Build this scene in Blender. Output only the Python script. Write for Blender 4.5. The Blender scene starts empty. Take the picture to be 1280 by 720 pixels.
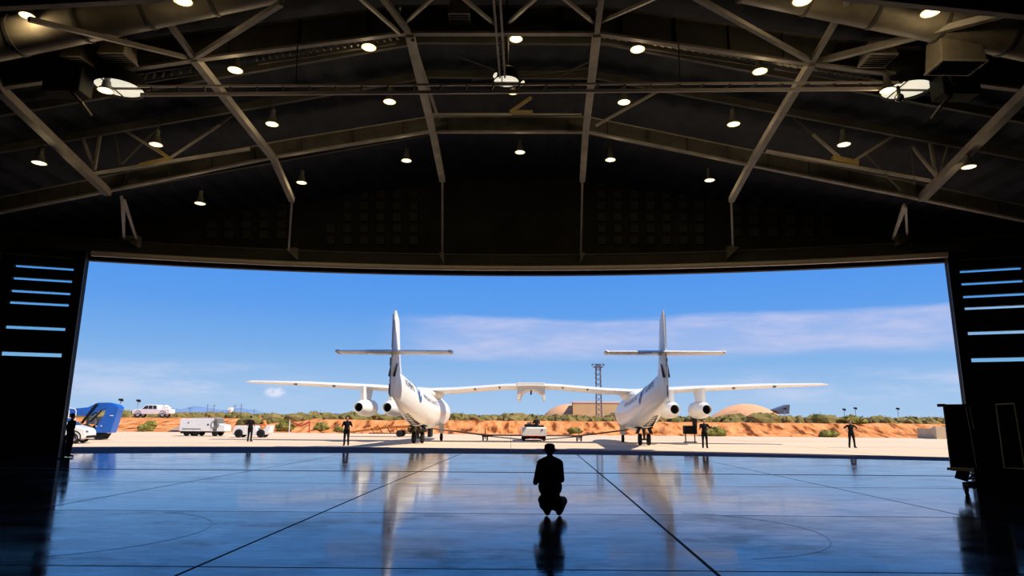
import bpy, bmesh, math, random
from mathutils import Vector, Matrix, Euler, noise
random.seed(7)
PI = math.pi
R = math.radians
C = bpy.context.scene.collection
SC = bpy.context.scene

# ------------------------------------------------------------ camera
F = 820.0                      # focal length in pixels of a 1280 px wide frame
PITCH, ROLL, CAMZ = R(11.31), R(0.42), 1.65
cam_d = bpy.data.cameras.new('camera')
cam = bpy.data.objects.new('camera', cam_d); C.objects.link(cam)
cam_d.sensor_width = 36.0; cam_d.lens = F / 1280 * 36.0
cam_d.clip_end = 9000; cam_d.clip_start = 0.05
cam.matrix_world = Matrix.Translation((0, 0, CAMZ)) @ Matrix.Rotation(PI / 2 + PITCH, 4, 'X') @ Matrix.Rotation(ROLL, 4, 'Z')
SC.camera = cam
SC.view_settings.view_transform = 'Standard'
SC.view_settings.look = 'None'
SC.view_settings.exposure = 0.0
SC.view_settings.gamma = 1.0
SC.view_settings.use_curve_mapping = False
SC.cycles.max_bounces = 8
SC.cycles.diffuse_bounces = 5
SC.cycles.sample_clamp_indirect = 6.0

# ------------------------------------------------------------ sun
sun_d = bpy.data.lights.new('sun', 'SUN'); sun = bpy.data.objects.new('sun', sun_d); C.objects.link(sun)
sun_d.energy = 6.1; sun_d.color = (1.0, 0.90, 0.76); sun_d.angle = R(0.55)
sun.rotation_euler = Vector((-0.70, 0.30, -1.0)).to_track_quat('-Z', 'Y').to_euler()
sun.location = (30, -20, 60)

# ------------------------------------------------------------ sky
def build_world():
    w = bpy.data.worlds.new('sky'); SC.world = w; w.use_nodes = True
    nt = w.node_tree; N = nt.nodes; L = nt.links; N.clear()
    out = N.new('ShaderNodeOutputWorld'); bg = N.new('ShaderNodeBackground'); L.new(bg.outputs[0], out.inputs[0])
    tc = N.new('ShaderNodeTexCoord'); sep = N.new('ShaderNodeSeparateXYZ'); L.new(tc.outputs['Generated'], sep.inputs[0])
    def m(op, a, b=None, c=None, clamp=False):
        n = N.new('ShaderNodeMath'); n.operation = op; n.use_clamp = clamp
        for i, v in enumerate((a, b, c)):
            if v is None: continue
            if isinstance(v, (int, float)): n.inputs[i].default_value = v
            else: L.new(v, n.inputs[i])
        return n.outputs[0]
    z = sep.outputs[2]
    ramp = N.new('ShaderNodeValToRGB'); cr = ramp.color_ramp
    L.new(m('MULTIPLY', z, 1.0, clamp=True), ramp.inputs[0])
    stops = [(0.0, (0.42, 0.60, 0.84)), (0.045, (0.34, 0.54, 0.83)), (0.10, (0.20, 0.43, 0.82)), (0.16, (0.115, 0.345, 0.84)),
             (0.23, (0.075, 0.30, 0.86)), (0.5, (0.055, 0.22, 0.66)), (1.0, (0.04, 0.15, 0.46))]
    cr.elements[0].position = 0; cr.elements[0].color = (*stops[0][1], 1)
    cr.elements[1].position = 1; cr.elements[1].color = (*stops[-1][1], 1)
    for p, col in stops[1:-1]:
        e = cr.elements.new(p); e.color = (*col, 1)
    # azimuth (degrees, 0 = +y, positive towards +x) and elevation (degrees)
    az = m('MULTIPLY', m('ARCTAN2', sep.outputs[0], sep.outputs[1]), 57.2958)
    el = m('MULTIPLY', m('ARCSINE', z), 57.2958)
    def smooth(v, a, b):
        n = N.new('ShaderNodeMapRange'); n.interpolation_type = 'SMOOTHSTEP'
        L.new(v, n.inputs[0]); n.inputs[1].default_value = a; n.inputs[2].default_value = b
        return n.outputs[0]
    def band(v, a, b, c, d):
        return m('MULTIPLY', smooth(v, a, b), m('SUBTRACT', 1.0, smooth(v, c, d)))
    def nz(sx, sy, sc, det=6, rough=.6, off=0.0):
        cb = N.new('ShaderNodeCombineXYZ')
        L.new(m('MULTIPLY', az, sx), cb.inputs[0]); L.new(m('MULTIPLY', el, sy), cb.inputs[1]); cb.inputs[2].default_value = off
        n = N.new('ShaderNodeTexNoise'); n.inputs['Scale'].default_value = sc; n.inputs['Detail'].default_value = det
        n.inputs['Roughness'].default_value = rough; L.new(cb.outputs[0], n.inputs['Vector'])
        return n.outputs[0]
    n1 = nz(.045, .33, 1.0, 8, .58); n2 = nz(.16, .75, 1.0, 8, .62, 3.7); n3 = nz(1.1, 2.2, 1.0, 6, .6, 9.1)
    wob = m('MULTIPLY', m('SUBTRACT', n1, .5), 2.2)
    el2 = m('ADD', el, wob)
    # the long lilac-white streak behind the right tail
    s1 = m('MULTIPLY', band(el2, 4.5, 5.9, 8.2, 8.9), band(az, -13, -3, 60, 80))
    s1 = m('MULTIPLY', s1, m('ADD', .50, m('MULTIPLY', smooth(n2, .36, .68), .50)))
    # low haze clouds left and right
    s2 = m('MULTIPLY', band(el2, .8, 2.2, 3.2, 4.3), m('SUBTRACT', 1.0, band(az, -22, -13, 12, 26)))
    s2 = m('MULTIPLY', s2, smooth(n2, .38, .72))
    # the small puff to the left
    pd = m('ADD', m('POWER', m('MULTIPLY', m('ADD', az, 19.6), 1.0), 2.0), m('POWER', m('MULTIPLY', m('SUBTRACT', el, 2.02), 2.0), 2.0))
    s3 = m('MULTIPLY', m('SUBTRACT', 1.0, smooth(pd, .0, 1.0)), smooth(n3, .33, .52))
    # clouds elsewhere, out of this view
    s4 = m('MULTIPLY', smooth(nz(.05, .09, 1.0, 8, .6, 20.0), .56, .74), smooth(el, 26, 36))
    s4 = m('MULTIPLY', s4, .55)
    def mixc(fac, a, col):
        n = N.new('ShaderNodeMix'); n.data_type = 'RGBA'; L.new(fac, n.inputs[0]); L.new(a, n.inputs[6]); n.inputs[7].default_value = (*col, 1)
        return n.outputs[2]
    c = mixc(m('MULTIPLY', s1, .72), ramp.outputs[0], (.60, .62, .86))
    c = mixc(m('MULTIPLY', s2, .55), c, (.66, .70, .90))
    c = mixc(m('MULTIPLY', s3, .9), c, (.78, .80, .95))
    c = mixc(m('MULTIPLY', s4, .8), c, (.55, .65, .85))
    L.new(c, bg.inputs[0]); bg.inputs[1].default_value = 1.0
build_world()

# ------------------------------------------------------------ picture -> place (used only for where things stand)
def ray(px, py):
    u, v = px - 640.0, 360.0 - py
    c, s = math.cos(ROLL), math.sin(ROLL)
    u, v = u * c - v * s, u * s + v * c
    return Vector((u, F * math.cos(PITCH) - v * math.sin(PITCH), F * math.sin(PITCH) + v * math.cos(PITCH)))
def aty(px, py, Y):
    r = ray(px, py); r = r * (Y / r.y); r.z += CAMZ; return r
def atz(px, py, Z=0.0):
    r = ray(px, py); r = r * ((Z - CAMZ) / r.z); r.z += CAMZ; return r

# ------------------------------------------------------------ materials
MATS = {}
def mat(name, col, rough=.6, metal=0.0, spec=.5, noise_amt=0.0, noise_scale=5.0, bump=0.0, coat=0.0, emit=None, estr=1.0, col2=None, stretch=(1, 1, 1), detail=5):
    if name in MATS: return MATS[name]
    m = bpy.data.materials.new(name); m.use_nodes = True; MATS[name] = m
    nt = m.node_tree; N = nt.nodes; L = nt.links; b = N['Principled BSDF']
    b.inputs['Base Color'].default_value = (*col, 1); b.inputs['Roughness'].default_value = rough
    b.inputs['Metallic'].default_value = metal; b.inputs['Specular IOR Level'].default_value = spec
    b.inputs['Coat Weight'].default_value = coat
    tc = N.new('ShaderNodeTexCoord'); mp = N.new('ShaderNodeMapping'); mp.inputs['Scale'].default_value = stretch
    L.new(tc.outputs['Object'], mp.inputs[0])
    no = N.new('ShaderNodeTexNoise'); no.inputs['Scale'].default_value = noise_scale; no.inputs['Detail'].default_value = detail
    L.new(mp.outputs[0], no.inputs['Vector'])
    if noise_amt or col2:
        mx = N.new('ShaderNodeMix'); mx.data_type = 'RGBA'
        rp = N.new('ShaderNodeValToRGB'); rp.color_ramp.elements[0].position = .35; rp.color_ramp.elements[1].position = .65
        L.new(no.outputs[0], rp.inputs[0]); L.new(rp.outputs[0], mx.inputs[0])
        c2 = col2 or tuple(max(0, x * (1 - noise_amt)) for x in col)
        mx.inputs[6].default_value = (*col, 1); mx.inputs[7].default_value = (*c2, 1)
        L.new(mx.outputs[2], b.inputs['Base Color'])
    if bump:
        bp = N.new('ShaderNodeBump'); bp.inputs['Strength'].default_value = bump; bp.inputs['Distance'].default_value = .05
        L.new(no.outputs[0], bp.inputs['Height']); L.new(bp.outputs[0], b.inputs['Normal'])
    if emit:
        b.inputs['Emission Color'].default_value = (*emit, 1); b.inputs['Emission Strength'].default_value = estr
    return m
steel = mat('grey_steel', (.40, .36, .31), .55, .0, .4, .25, 2.0)
steel_dark = mat('dark_steel', (.11, .10, .088), .6, 0, .3, .3, 2.0)
deck_m = mat('roof_deck', (.040, .046, .062), .8, 0, .2, .3, 1.5)
black_wall = mat('black_wall', (.034, .031, .024), .9, 0, .1, .3, .6)
panel_m = mat('acoustic_fabric', (.055, .050, .040), .95, 0, .1)
door_m = mat('door_paint', (.006, .006, .007), .7, 0, .15, .2, 1.0)
frame_m = mat('door_frame_metal', (.06, .06, .065), .45, 0, .4)
ledge_m = mat('header_paint', (.075, .070, .055), .75, 0, .2, .3, .8)
pipe_m = mat('cream_pipe', (.93, .80, .64), .35, 0, .5, .08, 3)
duct_m = mat('duct_metal', (.30, .26, .20), .5, .1, .4, .25, 3)
diff_m = mat('diffuser_paint', (.42, .36, .26), .6, 0, .4, .2, 3)
white_m = mat('aircraft_white', (.86, .84, .79), .36, 0, .5, .05, .8, coat=.15)
blue_m = mat('aircraft_blue', (.015, .05, .19), .3, 0, .5, coat=.4)
letter_m = mat('lettering_dark', (.06, .06, .07), .5)
emblem_m = mat('emblem_blue', (.02, .12, .34), .4)
black_m = mat('matt_black', (.008, .008, .008), .8, 0, .2)
rubber_m = mat('rubber', (.018, .018, .018), .85, 0, .2)
gearm = mat('gear_metal', (.10, .085, .07), .5, .3)
cloth_m = mat('black_cloth', (.009, .009, .012), .9, 0, .15, .3, 20)
cloth2_m = mat('black_shirt_cloth', (.012, .012, .017), .9, 0, .15, .3, 20)
skin_m = mat('skin', (.40, .21, .13), .55, 0, .4)
hair_m = mat('dark_hair', (.015, .011, .008), .7, 0, .3)
vwhite = mat('vehicle_white', (.80, .80, .80), .3, 0, .5, coat=.3)
vblue = mat('lift_blue', (.005, .12, .55), .35, 0, .5, .2, 2, coat=.3)
glass_dark = mat('tinted_glass', (.01, .013, .018), .08, 0, .6)
grey_m = mat('machine_grey', (.22, .22, .21), .5, .2, .4, .3, 4)
red_m = mat('red_paint', (.45, .03, .02), .45)
chrome_m = mat('wheel_alloy', (.5, .5, .5), .3, .8)
tan_m = mat('tan_render', (.88, .62, .30), .85, 0, .2, .08, .3)
roofw_m = mat('roof_white', (.85, .85, .82), .6)
shell_m = mat('earth_shell', (.74, .40, .22), .9, 0, .1, .08, .1)
tower_m = mat('lattice_grey', (.16, .18, .22), .6, .3)
mount_m = mat('hazy_mountain_rock', (.17, .27, .46), 1, 0, 0, .15, .004)  # distance haze put into the bluish rock colour
gold_m = mat('lamplit_yellow_steel', (.34, .25, .09), .55, 0, .4, .2, 3)  # glow of nearby lamps put into the steel colour
lamp_m = mat('lamp_lens', (.9, .8, .5), .4, emit=(1.0, .80, .36), estr=1.25)
dome_m = mat('light_dome_glow', (.85, .83, .72), .5, emit=(.86, .80, .63), estr=.92)
lamp_body = mat('lamp_housing', (.20, .19, .17), .45, .4)

# ------------------------------------------------------------ mesh kit
class MB:
    def __init__(s): s.v = []; s.f = []
    def add(s, vs, fs):
        o = len(s.v); s.v += [Vector(v) for v in vs]; s.f += [tuple(i + o for i in f) for f in fs]; return s
    def box(s, c, size, rz=0.0, rx=0.0, ry=0.0):
        c = Vector(c); M = Euler((rx, ry, rz)).to_matrix(); h = Vector(size) / 2
        vs = [c + M @ Vector((sx * h.x, sy * h.y, sz * h.z)) for sz in (-1, 1) for sy in (-1, 1) for sx in (-1, 1)]
        return s.add(vs, [(0, 2, 3, 1), (4, 5, 7, 6), (0, 1, 5, 4), (2, 6, 7, 3), (0, 4, 6, 2), (1, 3, 7, 5)])
    def ring_loft(s, rings, caps=True, closed=True):
        n = len(rings[0]); o = len(s.v)
        for r in rings: s.v += [Vector(p) for p in r]
        for i in range(len(rings) - 1):
            for j in range(n if closed else n - 1):
                a = o + i * n + j; b = o + i * n + (j + 1) % n
                s.f.append((a, b, b + n, a + n))
        if caps:
            s.f.append(tuple(reversed(range(o, o + n)))); e = o + (len(rings) - 1) * n
            s.f.append(tuple(range(e, e + n)))
        return s
    def cyl(s, p0, p1, r0, r1=None, n=12, caps=True):
        p0 = Vector(p0); p1 = Vector(p1); r1 = r0 if r1 is None else r1
        d = (p1 - p0).normalized(); u = d.orthogonal().normalized(); w = d.cross(u)
        rr = []
        for p, r in ((p0, r0), (p1, r1)):
            rr.append([p + (u * math.cos(2 * PI * k / n) + w * math.sin(2 * PI * k / n)) * r for k in range(n)])
        return s.ring_loft(rr, caps)
    def bar(s, p0, p1, w, h):
        """rectangular bar, w across, h in the upright direction"""
        p0 = Vector(p0); p1 = Vector(p1); d = (p1 - p0).normalized()
        up = Vector((0, 0, 1)) if abs(d.z) < .97 else Vector((0, 1, 0))
        a = d.cross(up).normalized(); b = a.cross(d).normalized()
        rr = [[p + a * (sx * w / 2) + b * (sz * h / 2) for sx, sz in ((-1, -1), (1, -1), (1, 1), (-1, 1))] for p in (p0, p1)]
        return s.ring_loft(rr)
    def path(s, pts, r, n=8):
        for a, b in zip(pts, pts[1:]): s.cyl(a, b, r, r, n)
        return s
    def prism(s, prof, x0, x1, axis='x'):
        """prof: list of (a, z); extruded along axis from x0 to x1"""
        mk = (lambda t, a, z: (t, a, z)) if axis == 'x' else (lambda t, a, z: (a, t, z))
        return s.ring_loft([[mk(x0, a, z) for a, z in prof], [mk(x1, a, z) for a, z in prof]])
    def ell(s, c, r, M=None, nu=14, nv=10):
        c = Vector(c); r = Vector(r); M = M or Matrix.Identity(3); rings = []
        for i in range(1, nv):
            t = PI * i / nv
            rings.append([c + M @ Vector((r.x * math.sin(t) * math.cos(2 * PI * j / nu), r.y * math.sin(t) * math.sin(2 * PI * j / nu), r.z * math.cos(t))) for j in range(nu)])
        o = len(s.v); s.ring_loft(rings, False)
        top = len(s.v); s.v.append(c + M @ Vector((0, 0, r.z))); s.v.append(c + M @ Vector((0, 0, -r.z)))
        e = o + (len(rings) - 1) * nu
        for j in range(nu):
            s.f.append((top, o + j, o + (j + 1) % nu)); s.f.append((top + 1, e + (j + 1) % nu, e + j))
        return s
    def lathe(s, prof, c=(0, 0, 0), n=20, axis='z', caps=False):
        c = Vector(c); rings = []
        for r, h in prof:
            if axis == 'z': rings.append([c + Vector((r * math.cos(2 * PI * k / n), r * math.sin(2 * PI * k / n), h)) for k in range(n)])
            elif axis == 'y': rings.append([c + Vector((r * math.cos(2 * PI * k / n), h, r * math.sin(2 * PI * k / n))) for k in range(n)])
            else: rings.append([c + Vector((h, r * math.cos(2 * PI * k / n), r * math.sin(2 * PI * k / n))) for k in range(n)])
        return s.ring_loft(rings, caps)
    def chain(s, pts, n=10):
        """pts: (x,y,z,r): capsule chain"""
        for a, b in zip(pts, pts[1:]):
            s.cyl(a[:3], b[:3], a[3], b[3], n)
        for p in pts: s.ell(p[:3], (p[3],) * 3, None, n, 6)
        return s
    def move(s, off, i0=0):
        off = Vector(off)
        for i in range(i0, len(s.v)): s.v[i] += off
        return s
    def build(s, name, m=None, parent=None, smooth=False, loc=None, bevel=0):
        me = bpy.data.meshes.new(name); me.from_pydata([tuple(v) for v in s.v], [], s.f)
        bm = bmesh.new(); bm.from_mesh(me); bmesh.ops.recalc_face_normals(bm, faces=bm.faces); bm.to_mesh(me); bm.free()
        o = bpy.data.objects.new(name, me); C.objects.link(o)
        if m: me.materials.append(m)
        if smooth:
            me.polygons.foreach_set('use_smooth', [True] * len(me.polygons))
            try: me.set_sharp_from_angle(angle=R(40))
            except Exception: pass
        if bevel:
            b = o.modifiers.new('bevel', 'BEVEL'); b.width = bevel; b.segments = 2; b.limit_method = 'ANGLE'
        if parent: o.parent = parent
        if loc: o.location = loc
        return o
def tag(o, label=None, cat=None, group=None, kind=None):
    if label: o['label'] = label
    if cat: o['category'] = cat
    if group: o['group'] = group
    if kind: o['kind'] = kind
    return o
def thing(name, loc, rz, label, cat, group=None):
    o = bpy.data.objects.new(name, None); C.objects.link(o); o.location = loc; o.rotation_euler = (0, 0, rz); o.empty_display_size = .3
    return tag(o, label, cat, group)
def dup(root, loc, rz=None, label=None, group=None):
    def cp(o, par):
        c = o.copy(); C.objects.link(c); c.parent = par
        for ch in [x for x in bpy.data.objects if x.parent == o and x != c]: cp(ch, c)
        return c
    r = cp(root, None); r.location = loc
    if rz is not None: r.rotation_euler = (0, 0, rz)
    if label: r['label'] = label
    if group: r['group'] = group
    return r
def struct(o): o['kind'] = 'structure'; return o
def remesh(o, voxel, it=3):
    md = o.modifiers.new('r', 'REMESH'); md.mode = 'VOXEL'; md.voxel_size = voxel; md.use_smooth_shade = True
    sm = o.modifiers.new('s', 'SMOOTH'); sm.factor = .5; sm.iterations = it
    dg = bpy.context.evaluated_depsgraph_get(); dg.update()
    me = bpy.data.meshes.new_from_object(o.evaluated_get(dg)); o.modifiers.clear(); old = o.data; o.data = me; bpy.data.meshes.remove(old)
    me.polygons.foreach_set('use_smooth', [True] * len(me.polygons))
    return o

# ============================================================ SETTING
def arc(x): return 32.85 - 0.0075 * (x + 1.5) ** 2            # plan line of the door wall
def arc_rot(x): return math.atan(-0.015 * (x + 1.5))
HALL = 27.0
BACK = -14.0
# --- floor
def floor_material():
    m = bpy.data.materials.new('polished_concrete'); m.use_nodes = True
    nt = m.node_tree; N = nt.nodes; L = nt.links; b = N['Principled BSDF']
    tc = N.new('ShaderNodeTexCoord')
    def noi(scale, stretch, det=6, rough=.6):
        mp = N.new('ShaderNodeMapping'); mp.inputs['Scale'].default_value = stretch; L.new(tc.outputs['Object'], mp.inputs[0])
        n = N.new('ShaderNodeTexNoise'); n.inputs['Scale'].default_value = scale; n.inputs['Detail'].default_value = det; n.inputs['Roughness'].default_value = rough
        L.new(mp.outputs[0], n.inputs['Vector']); return n.outputs[0]
    def rng(v, a, b_, c, d):
        n = N.new('ShaderNodeMapRange'); L.new(v, n.inputs[0])
        for i, x in enumerate((a, b_, c, d)): n.inputs[i + 1].default_value = x
        return n.outputs[0]
    b.inputs['Base Color'].default_value = (.010, .016, .034, 1)
    rp = N.new('ShaderNodeValToRGB'); rp.color_ramp.elements[0].color = (.006, .010, .026, 1); rp.color_ramp.elements[1].color = (.020, .034, .075, 1)
    rp.color_ramp.elements[0].position = .38; rp.color_ramp.elements[1].position = .66
    L.new(noi(.55, (1, 1.3, 1), 8, .65), rp.inputs[0]); L.new(rp.outputs[0], b.inputs['Base Color'])
    L.new(rng(noi(.45, (1, 1.6, 1), 8, .68), .36, .68, .05, .20), b.inputs['Roughness'])
    b.inputs['IOR'].default_value = 1.55
    sp = N.new('ShaderNodeSeparateXYZ'); L.new(tc.outputs['Object'], sp.inputs[0])
    gt = N.new('ShaderNodeMath'); gt.operation = 'GREATER_THAN'; L.new(sp.outputs[1], gt.inputs[0]); gt.inputs[1].default_value = 12.25
    mm = N.new('ShaderNodeMath'); mm.operation = 'MULTIPLY_ADD'; L.new(gt.outputs[0], mm.inputs[0]); mm.inputs[1].default_value = .20
    L.new(rng(noi(.30, (1.4, 2.2, 1), 9, .72), .40, .60, .04, .44), mm.inputs[2]); L.new(mm.outputs[0], b.inputs['Specular IOR Level'])
    cm = N.new('ShaderNodeMath'); cm.operation = 'MULTIPLY_ADD'; L.new(gt.outputs[0], cm.inputs[0]); cm.inputs[1].default_value = .22
    sc = N.new('ShaderNodeMath'); sc.operation = 'MULTIPLY'; L.new(rng(noi(.7, (1.2, 2.6, 1), 9, .75), .38, .62, .0, .42), sc.inputs[0]); L.new(rng(noi(3.2, (.5, 2.4, 1), 10, .8), .43, .50, .0, 1.0), sc.inputs[1])
    L.new(sc.outputs[0], cm.inputs[2]); L.new(cm.outputs[0], b.inputs['Coat Weight']); b.inputs['Coat Roughness'].default_value = .07
    bp = N.new('ShaderNodeBump'); bp.inputs['Strength'].default_value = .4; bp.inputs['Distance'].default_value = .005
    L.new(noi(1.6, (.5, 1.6, 1), 5, .55), bp.inputs['Height']); L.new(bp.outputs[0], b.inputs['Normal']); L.new(bp.outputs[0], b.inputs['Coat Normal'])
    return m
def arc_strip(name, m, x0, x1, yoff0, yoff1, z0, z1, n=36, parent=None, smooth=False):
    """box that follows the door arc between two offsets"""
    mb = MB(); rings = []
    for i in range(n + 1):
        x = x0 + (x1 - x0) * i / n; y = arc(x)
        rings.append([(x, y + yoff0, z0), (x, y + yoff1, z0), (x, y + yoff1, z1), (x, y + yoff0, z1)])
    mb.ring_loft(rings)
    return mb.build(name, m, parent, smooth)
rows = []
mb = MB()
n = 40; fl = []
for i in range(n + 1):
    x = -HALL + 2 * HALL * i / n; fl.append([(x, BACK, 0), (x, arc(x), 0)])
mb.ring_loft(fl, False, False)
struct(mb.build('floor', floor_material()))
struct(arc_strip('trim_1', mat('threshold', (.02, .02, .03), .5), -HALL, HALL, -.02, .10, -.02, .012)).__setitem__('label', 'dark metal threshold along the door opening')
joint_m = mat('joint_filler', (.004, .005, .01), .7, 0, .1)
def jstrip(i, pts, w):
    mb = MB()
    for a, b in zip(pts, pts[1:]): mb.bar((a[0], a[1], .001), (b[0], b[1], .001), w, .003)
    struct(mb.build('trim_%d' % i, joint_m))
jstrip(2, [(-22, 21.75), (22, 21.2)], .19)
jstrip(3, [(-2.4, 32.7), (-3.2, 16.), (-3.75, 2)], .035)
jstrip(4, [(3.2, 32.6), (2.6, 16.), (2.05, 2)], .045)
jstrip(5, [(-7.75, 32.4), (-8.95, 2)], .02)
jstrip(6, [(8.3, 32.), (8.1, 2)], .022)
jstrip(7, [(-22, 17.7), (22, 17.3)], .004)
jstrip(8, [(-22, 12.4), (22, 12.1)], .005)
jstrip(9, [(-22, 7.95), (22, 7.7)], .018)
def ringmark(c, r, a0, a1, w, lab):
    mb = MB(); rings = []
    for i in range(49):
        a = R(a0 + (a1 - a0) * i / 48); ww = w * max(.06, (0.45 + 1.0 * noise.noise((a * 3, r, 0)))) * max(.1, math.cos((i - 26) / 26.0 * 1.45))
        rr = r * (1 + .01 * noise.noise((a * 2, 3, 0)))
        rings.append([(c[0] + (rr + s * ww) * math.cos(a), c[1] + (rr + s * ww) * math.sin(a) * 1.0, z) for s, z in ((-1, .0025), (1, .0025), (1, .0005), (-1, .0005))])
    mb.ring_loft(rings); tag(mb.build('tyre_mark', mat('tyre_mark', (.006, .010, .018), .22, 0, .35, coat=.15)), lab, 'tyre mark')
ringmark((-6.6, 10.1), 2.05, -70, 75, .022, 'faint dark curved tyre mark on the polished floor, left half')
ringmark((2.6, 10.5), 2.05, -80, 75, .026, 'dark curved tyre mark on the polished floor right of the crouching person')

# --- shell of the hall
def roofz(x, y):
    ax = abs(x - .0)
    z = 14.0 - .20 * max(0, ax - 3) - (.012 * max(0, ax - 3) ** 2 * .0)
    return z
TOPZ = 11.9
mb = MB(); XS = [-HALL, -21, -15.2, -9.2, -3, 3, 9.2, 15.2, 21, HALL]
rib = []
yy = BACK
# corrugated deck: ribs run along the hall
rings = []
y = BACK
while y < 33:
    rings.append(y); y += 1.0
xs = []
for a, b in zip(XS, XS[1:]):
    k = 12
    for i in range(k): xs.append(a + (b - a) * i / k)
xs.append(HALL)
grid = []
for yi in rings + [None]:
    row = []
    for i, x in enumerate(xs):
        Y = min(yi, arc(x) + .3) if yi is not None else arc(x) + .35
        row.append((x, Y, roofz(x, Y) + (.07 if i % 2 else 0)))
    grid.append(row)
mb.ring_loft(grid, False, False)
o = len(mb.v)
top = [[(p[0], p[1], p[2] + .35) for p in row] for row in grid]
mb.ring_loft(top, False, False)
struct(mb.build('ceiling', deck_m))
struct(MB().box((-HALL - .15, (BACK + 29) / 2, 7), (.3, 29 - BACK + 2, 14.5)).build('wall_left', black_wall))
struct(MB().box((HALL + .15, (BACK + 29) / 2, 7), (.3, 29 - BACK + 2, 14.5)).build('wall_right', black_wall))
struct(MB().box((0, BACK - .15, 7.2), (2 * HALL + .6, .3, 15)).build('wall_back', black_wall))
# front wall above the opening, following the arc
mb = MB(); r0 = []
for i in range(49):
    x = -HALL + 2 * HALL * i / 48; y = arc(x); zt = TOPZ if abs(x) < 6 else TOPZ
    zt = roofz(x, y) + .1
    r0.append([(x, y, 9.0), (x, y + .3, 9.0), (x, y + .3, zt), (x, y, zt)])
mb.ring_loft(r0); struct(mb.build('wall_front', black_wall))
# parapet outside (its edge throws the shade on the apron)
struct(arc_strip('trim_10', mat('parapet', (.25, .15, .09), .8), -HALL, HALL, .3, .75, 9.6, 10.3))
mb = MB(); rr = []
for i in range(49):
    x = -HALL + 2 * HALL * i / 48; y = arc(x)
    rr.append([(x, y + .3, roofz(x, y) - .3), (x, y + 2.2, roofz(x, y)), (x, y + 2.2, roofz(x, y) + .4), (x, y + .3, roofz(x, y) + .3)])
mb.ring_loft(rr); struct(mb.build('roof_eave', mat('soffit', (.05, .035, .03), .8)))
# header box girder inside
struct(arc_strip('trim_11', ledge_m, -HALL, HALL, -.55, .0, 9.15, 9.80))
struct(arc_strip('trim_12', steel_dark, -HALL, HALL, -.62, -.5, 9.76, 9.84))
struct(arc_strip('trim_13', mat('seal_strip', (.035, .022, .02), .8), -21, 21, .02, .32, 8.90, 9.03))
pr = thing('header_pipe', (0, arc(0) - .70, 9.07), 0, 'long cream pipe with collars running under the header above the doorway', 'pipe')
mb = MB(); pts = []
for i in range(41):
    x = -19.6 + 39.3 * i / 40; pts.append((x, arc(x) - arc(0) , .02))
mb.path(pts, .125, 12); mb.build('pipe', pipe_m, pr, True)
for i in range(14):
    x = -18.3 + 2.85 * i; y = arc(x) - arc(0); a = arc_rot(x)
    MB().cyl((x - .03, y - .03 * math.tan(a), .02), (x + .03, y + .03 * math.tan(a), .02), .11, .11, 12).box((x, y, -.10), (.03, .03, .16)).build('pipe_collar', steel_dark, pr)

# --- sliding doors on the arc
def door(nm, x_in, sgn, slits, lab):
    """x_in: x of the inner edge; slits: list of (z0, z1); leaf goes outwards along the arc tangent"""
    xin = x_in; W = 6.4; xc = xin + sgn * W / 2
    a = math.atan2(arc(xin + sgn * W) - arc(xin), sgn * W)          # direction along leaf
    d = Vector((math.cos(a), math.sin(a), 0)); nrm = Vector((-d.y, d.x, 0))
    if nrm.y > 0: nrm = -nrm
    rt = thing(nm, (xin, arc(xin) - .30, 0), 0, lab, 'door'); rt['kind'] = 'structure'
    def slab(mb, s0, s1, z0, z1, t0=0.0, t1=.28):
        rr = []
        for s in (s0, s1):
            p = d * s
            rr.append([p + nrm * t0 + Vector((0, 0, z0)), p + nrm * t1 + Vector((0, 0, z0)), p + nrm * t1 + Vector((0, 0, z1)), p + nrm * t0 + Vector((0, 0, z1))])
        mb.ring_loft(rr)
    s0, s1 = .38, 2.75
    mb = MB(); slab(mb, .06, s0, .0, 9.2); slab(mb, s1, W, .0, 9.2)
    zz = .0
    for a0, a1 in sorted(slits):
        slab(mb, s0, s1, zz, a0); zz = a1
    slab(mb, s0, s1, zz, 9.2)
    mb.build('leaf', door_m, rt)
    mb = MB(); slab(mb, -.03, .06, .0, 9.2, -.26, .40); mb.build('edge_frame', door_m, rt)
    mb = MB(); slab(mb, -.05, -.02, .0, 9.2, .30, .36); mb.build('edge_trim', frame_m, rt)
    mb = MB(); slab(mb, 3.25, 3.31, .03, 9.2, .28, .36); slab(mb, s0, W, 8.75, 8.85, .28, .34); mb.build('rail', frame_m, rt)
    gm = MATS.get('door_glass')
    if not gm:
        gm = bpy.data.materials.new('door_glass'); gm.use_nodes = True; MATS['door_glass'] = gm
        b = gm.node_tree.nodes['Principled BSDF']; b.inputs['Transmission Weight'].default_value = 1; b.inputs['Roughness'].default_value = .02
        b.inputs['Base Color'].default_value = (.70, .95, .96, 1); b.inputs['IOR'].default_value = 1.45
    for a0, a1 in slits:
        mb = MB(); slab(mb, s0 - .02, s1 + .02, a0 - .02, a1 + .02, .12, .14); mb.build('glass_strip', gm, rt)
        mb = MB(); slab(mb, s0 - .1, s1 + .1, a1 + .0, a1 + .20, .28, .33); slab(mb, s0 - .1, s0, a0, a1 + .1, .28, .33); slab(mb, s1, s1 + .1, a0, a1 + .1, .28, .33); mb.build('glazing_frame', black_m, rt)
    return rt
sl = [(z - h / 2, z + h / 2) for z, h in ((8.30, .13), (7.73, .13), (7.15, .13), (6.62, .13), (5.51, .15), (4.33, .18))]
door('door_1', -19.98, -1, sl, 'tall black sliding door leaf with lit glass slits, left of the opening')
door('door_2', 19.85, 1, sl, 'tall black sliding door leaf with lit glass slits, right of the opening')

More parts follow.
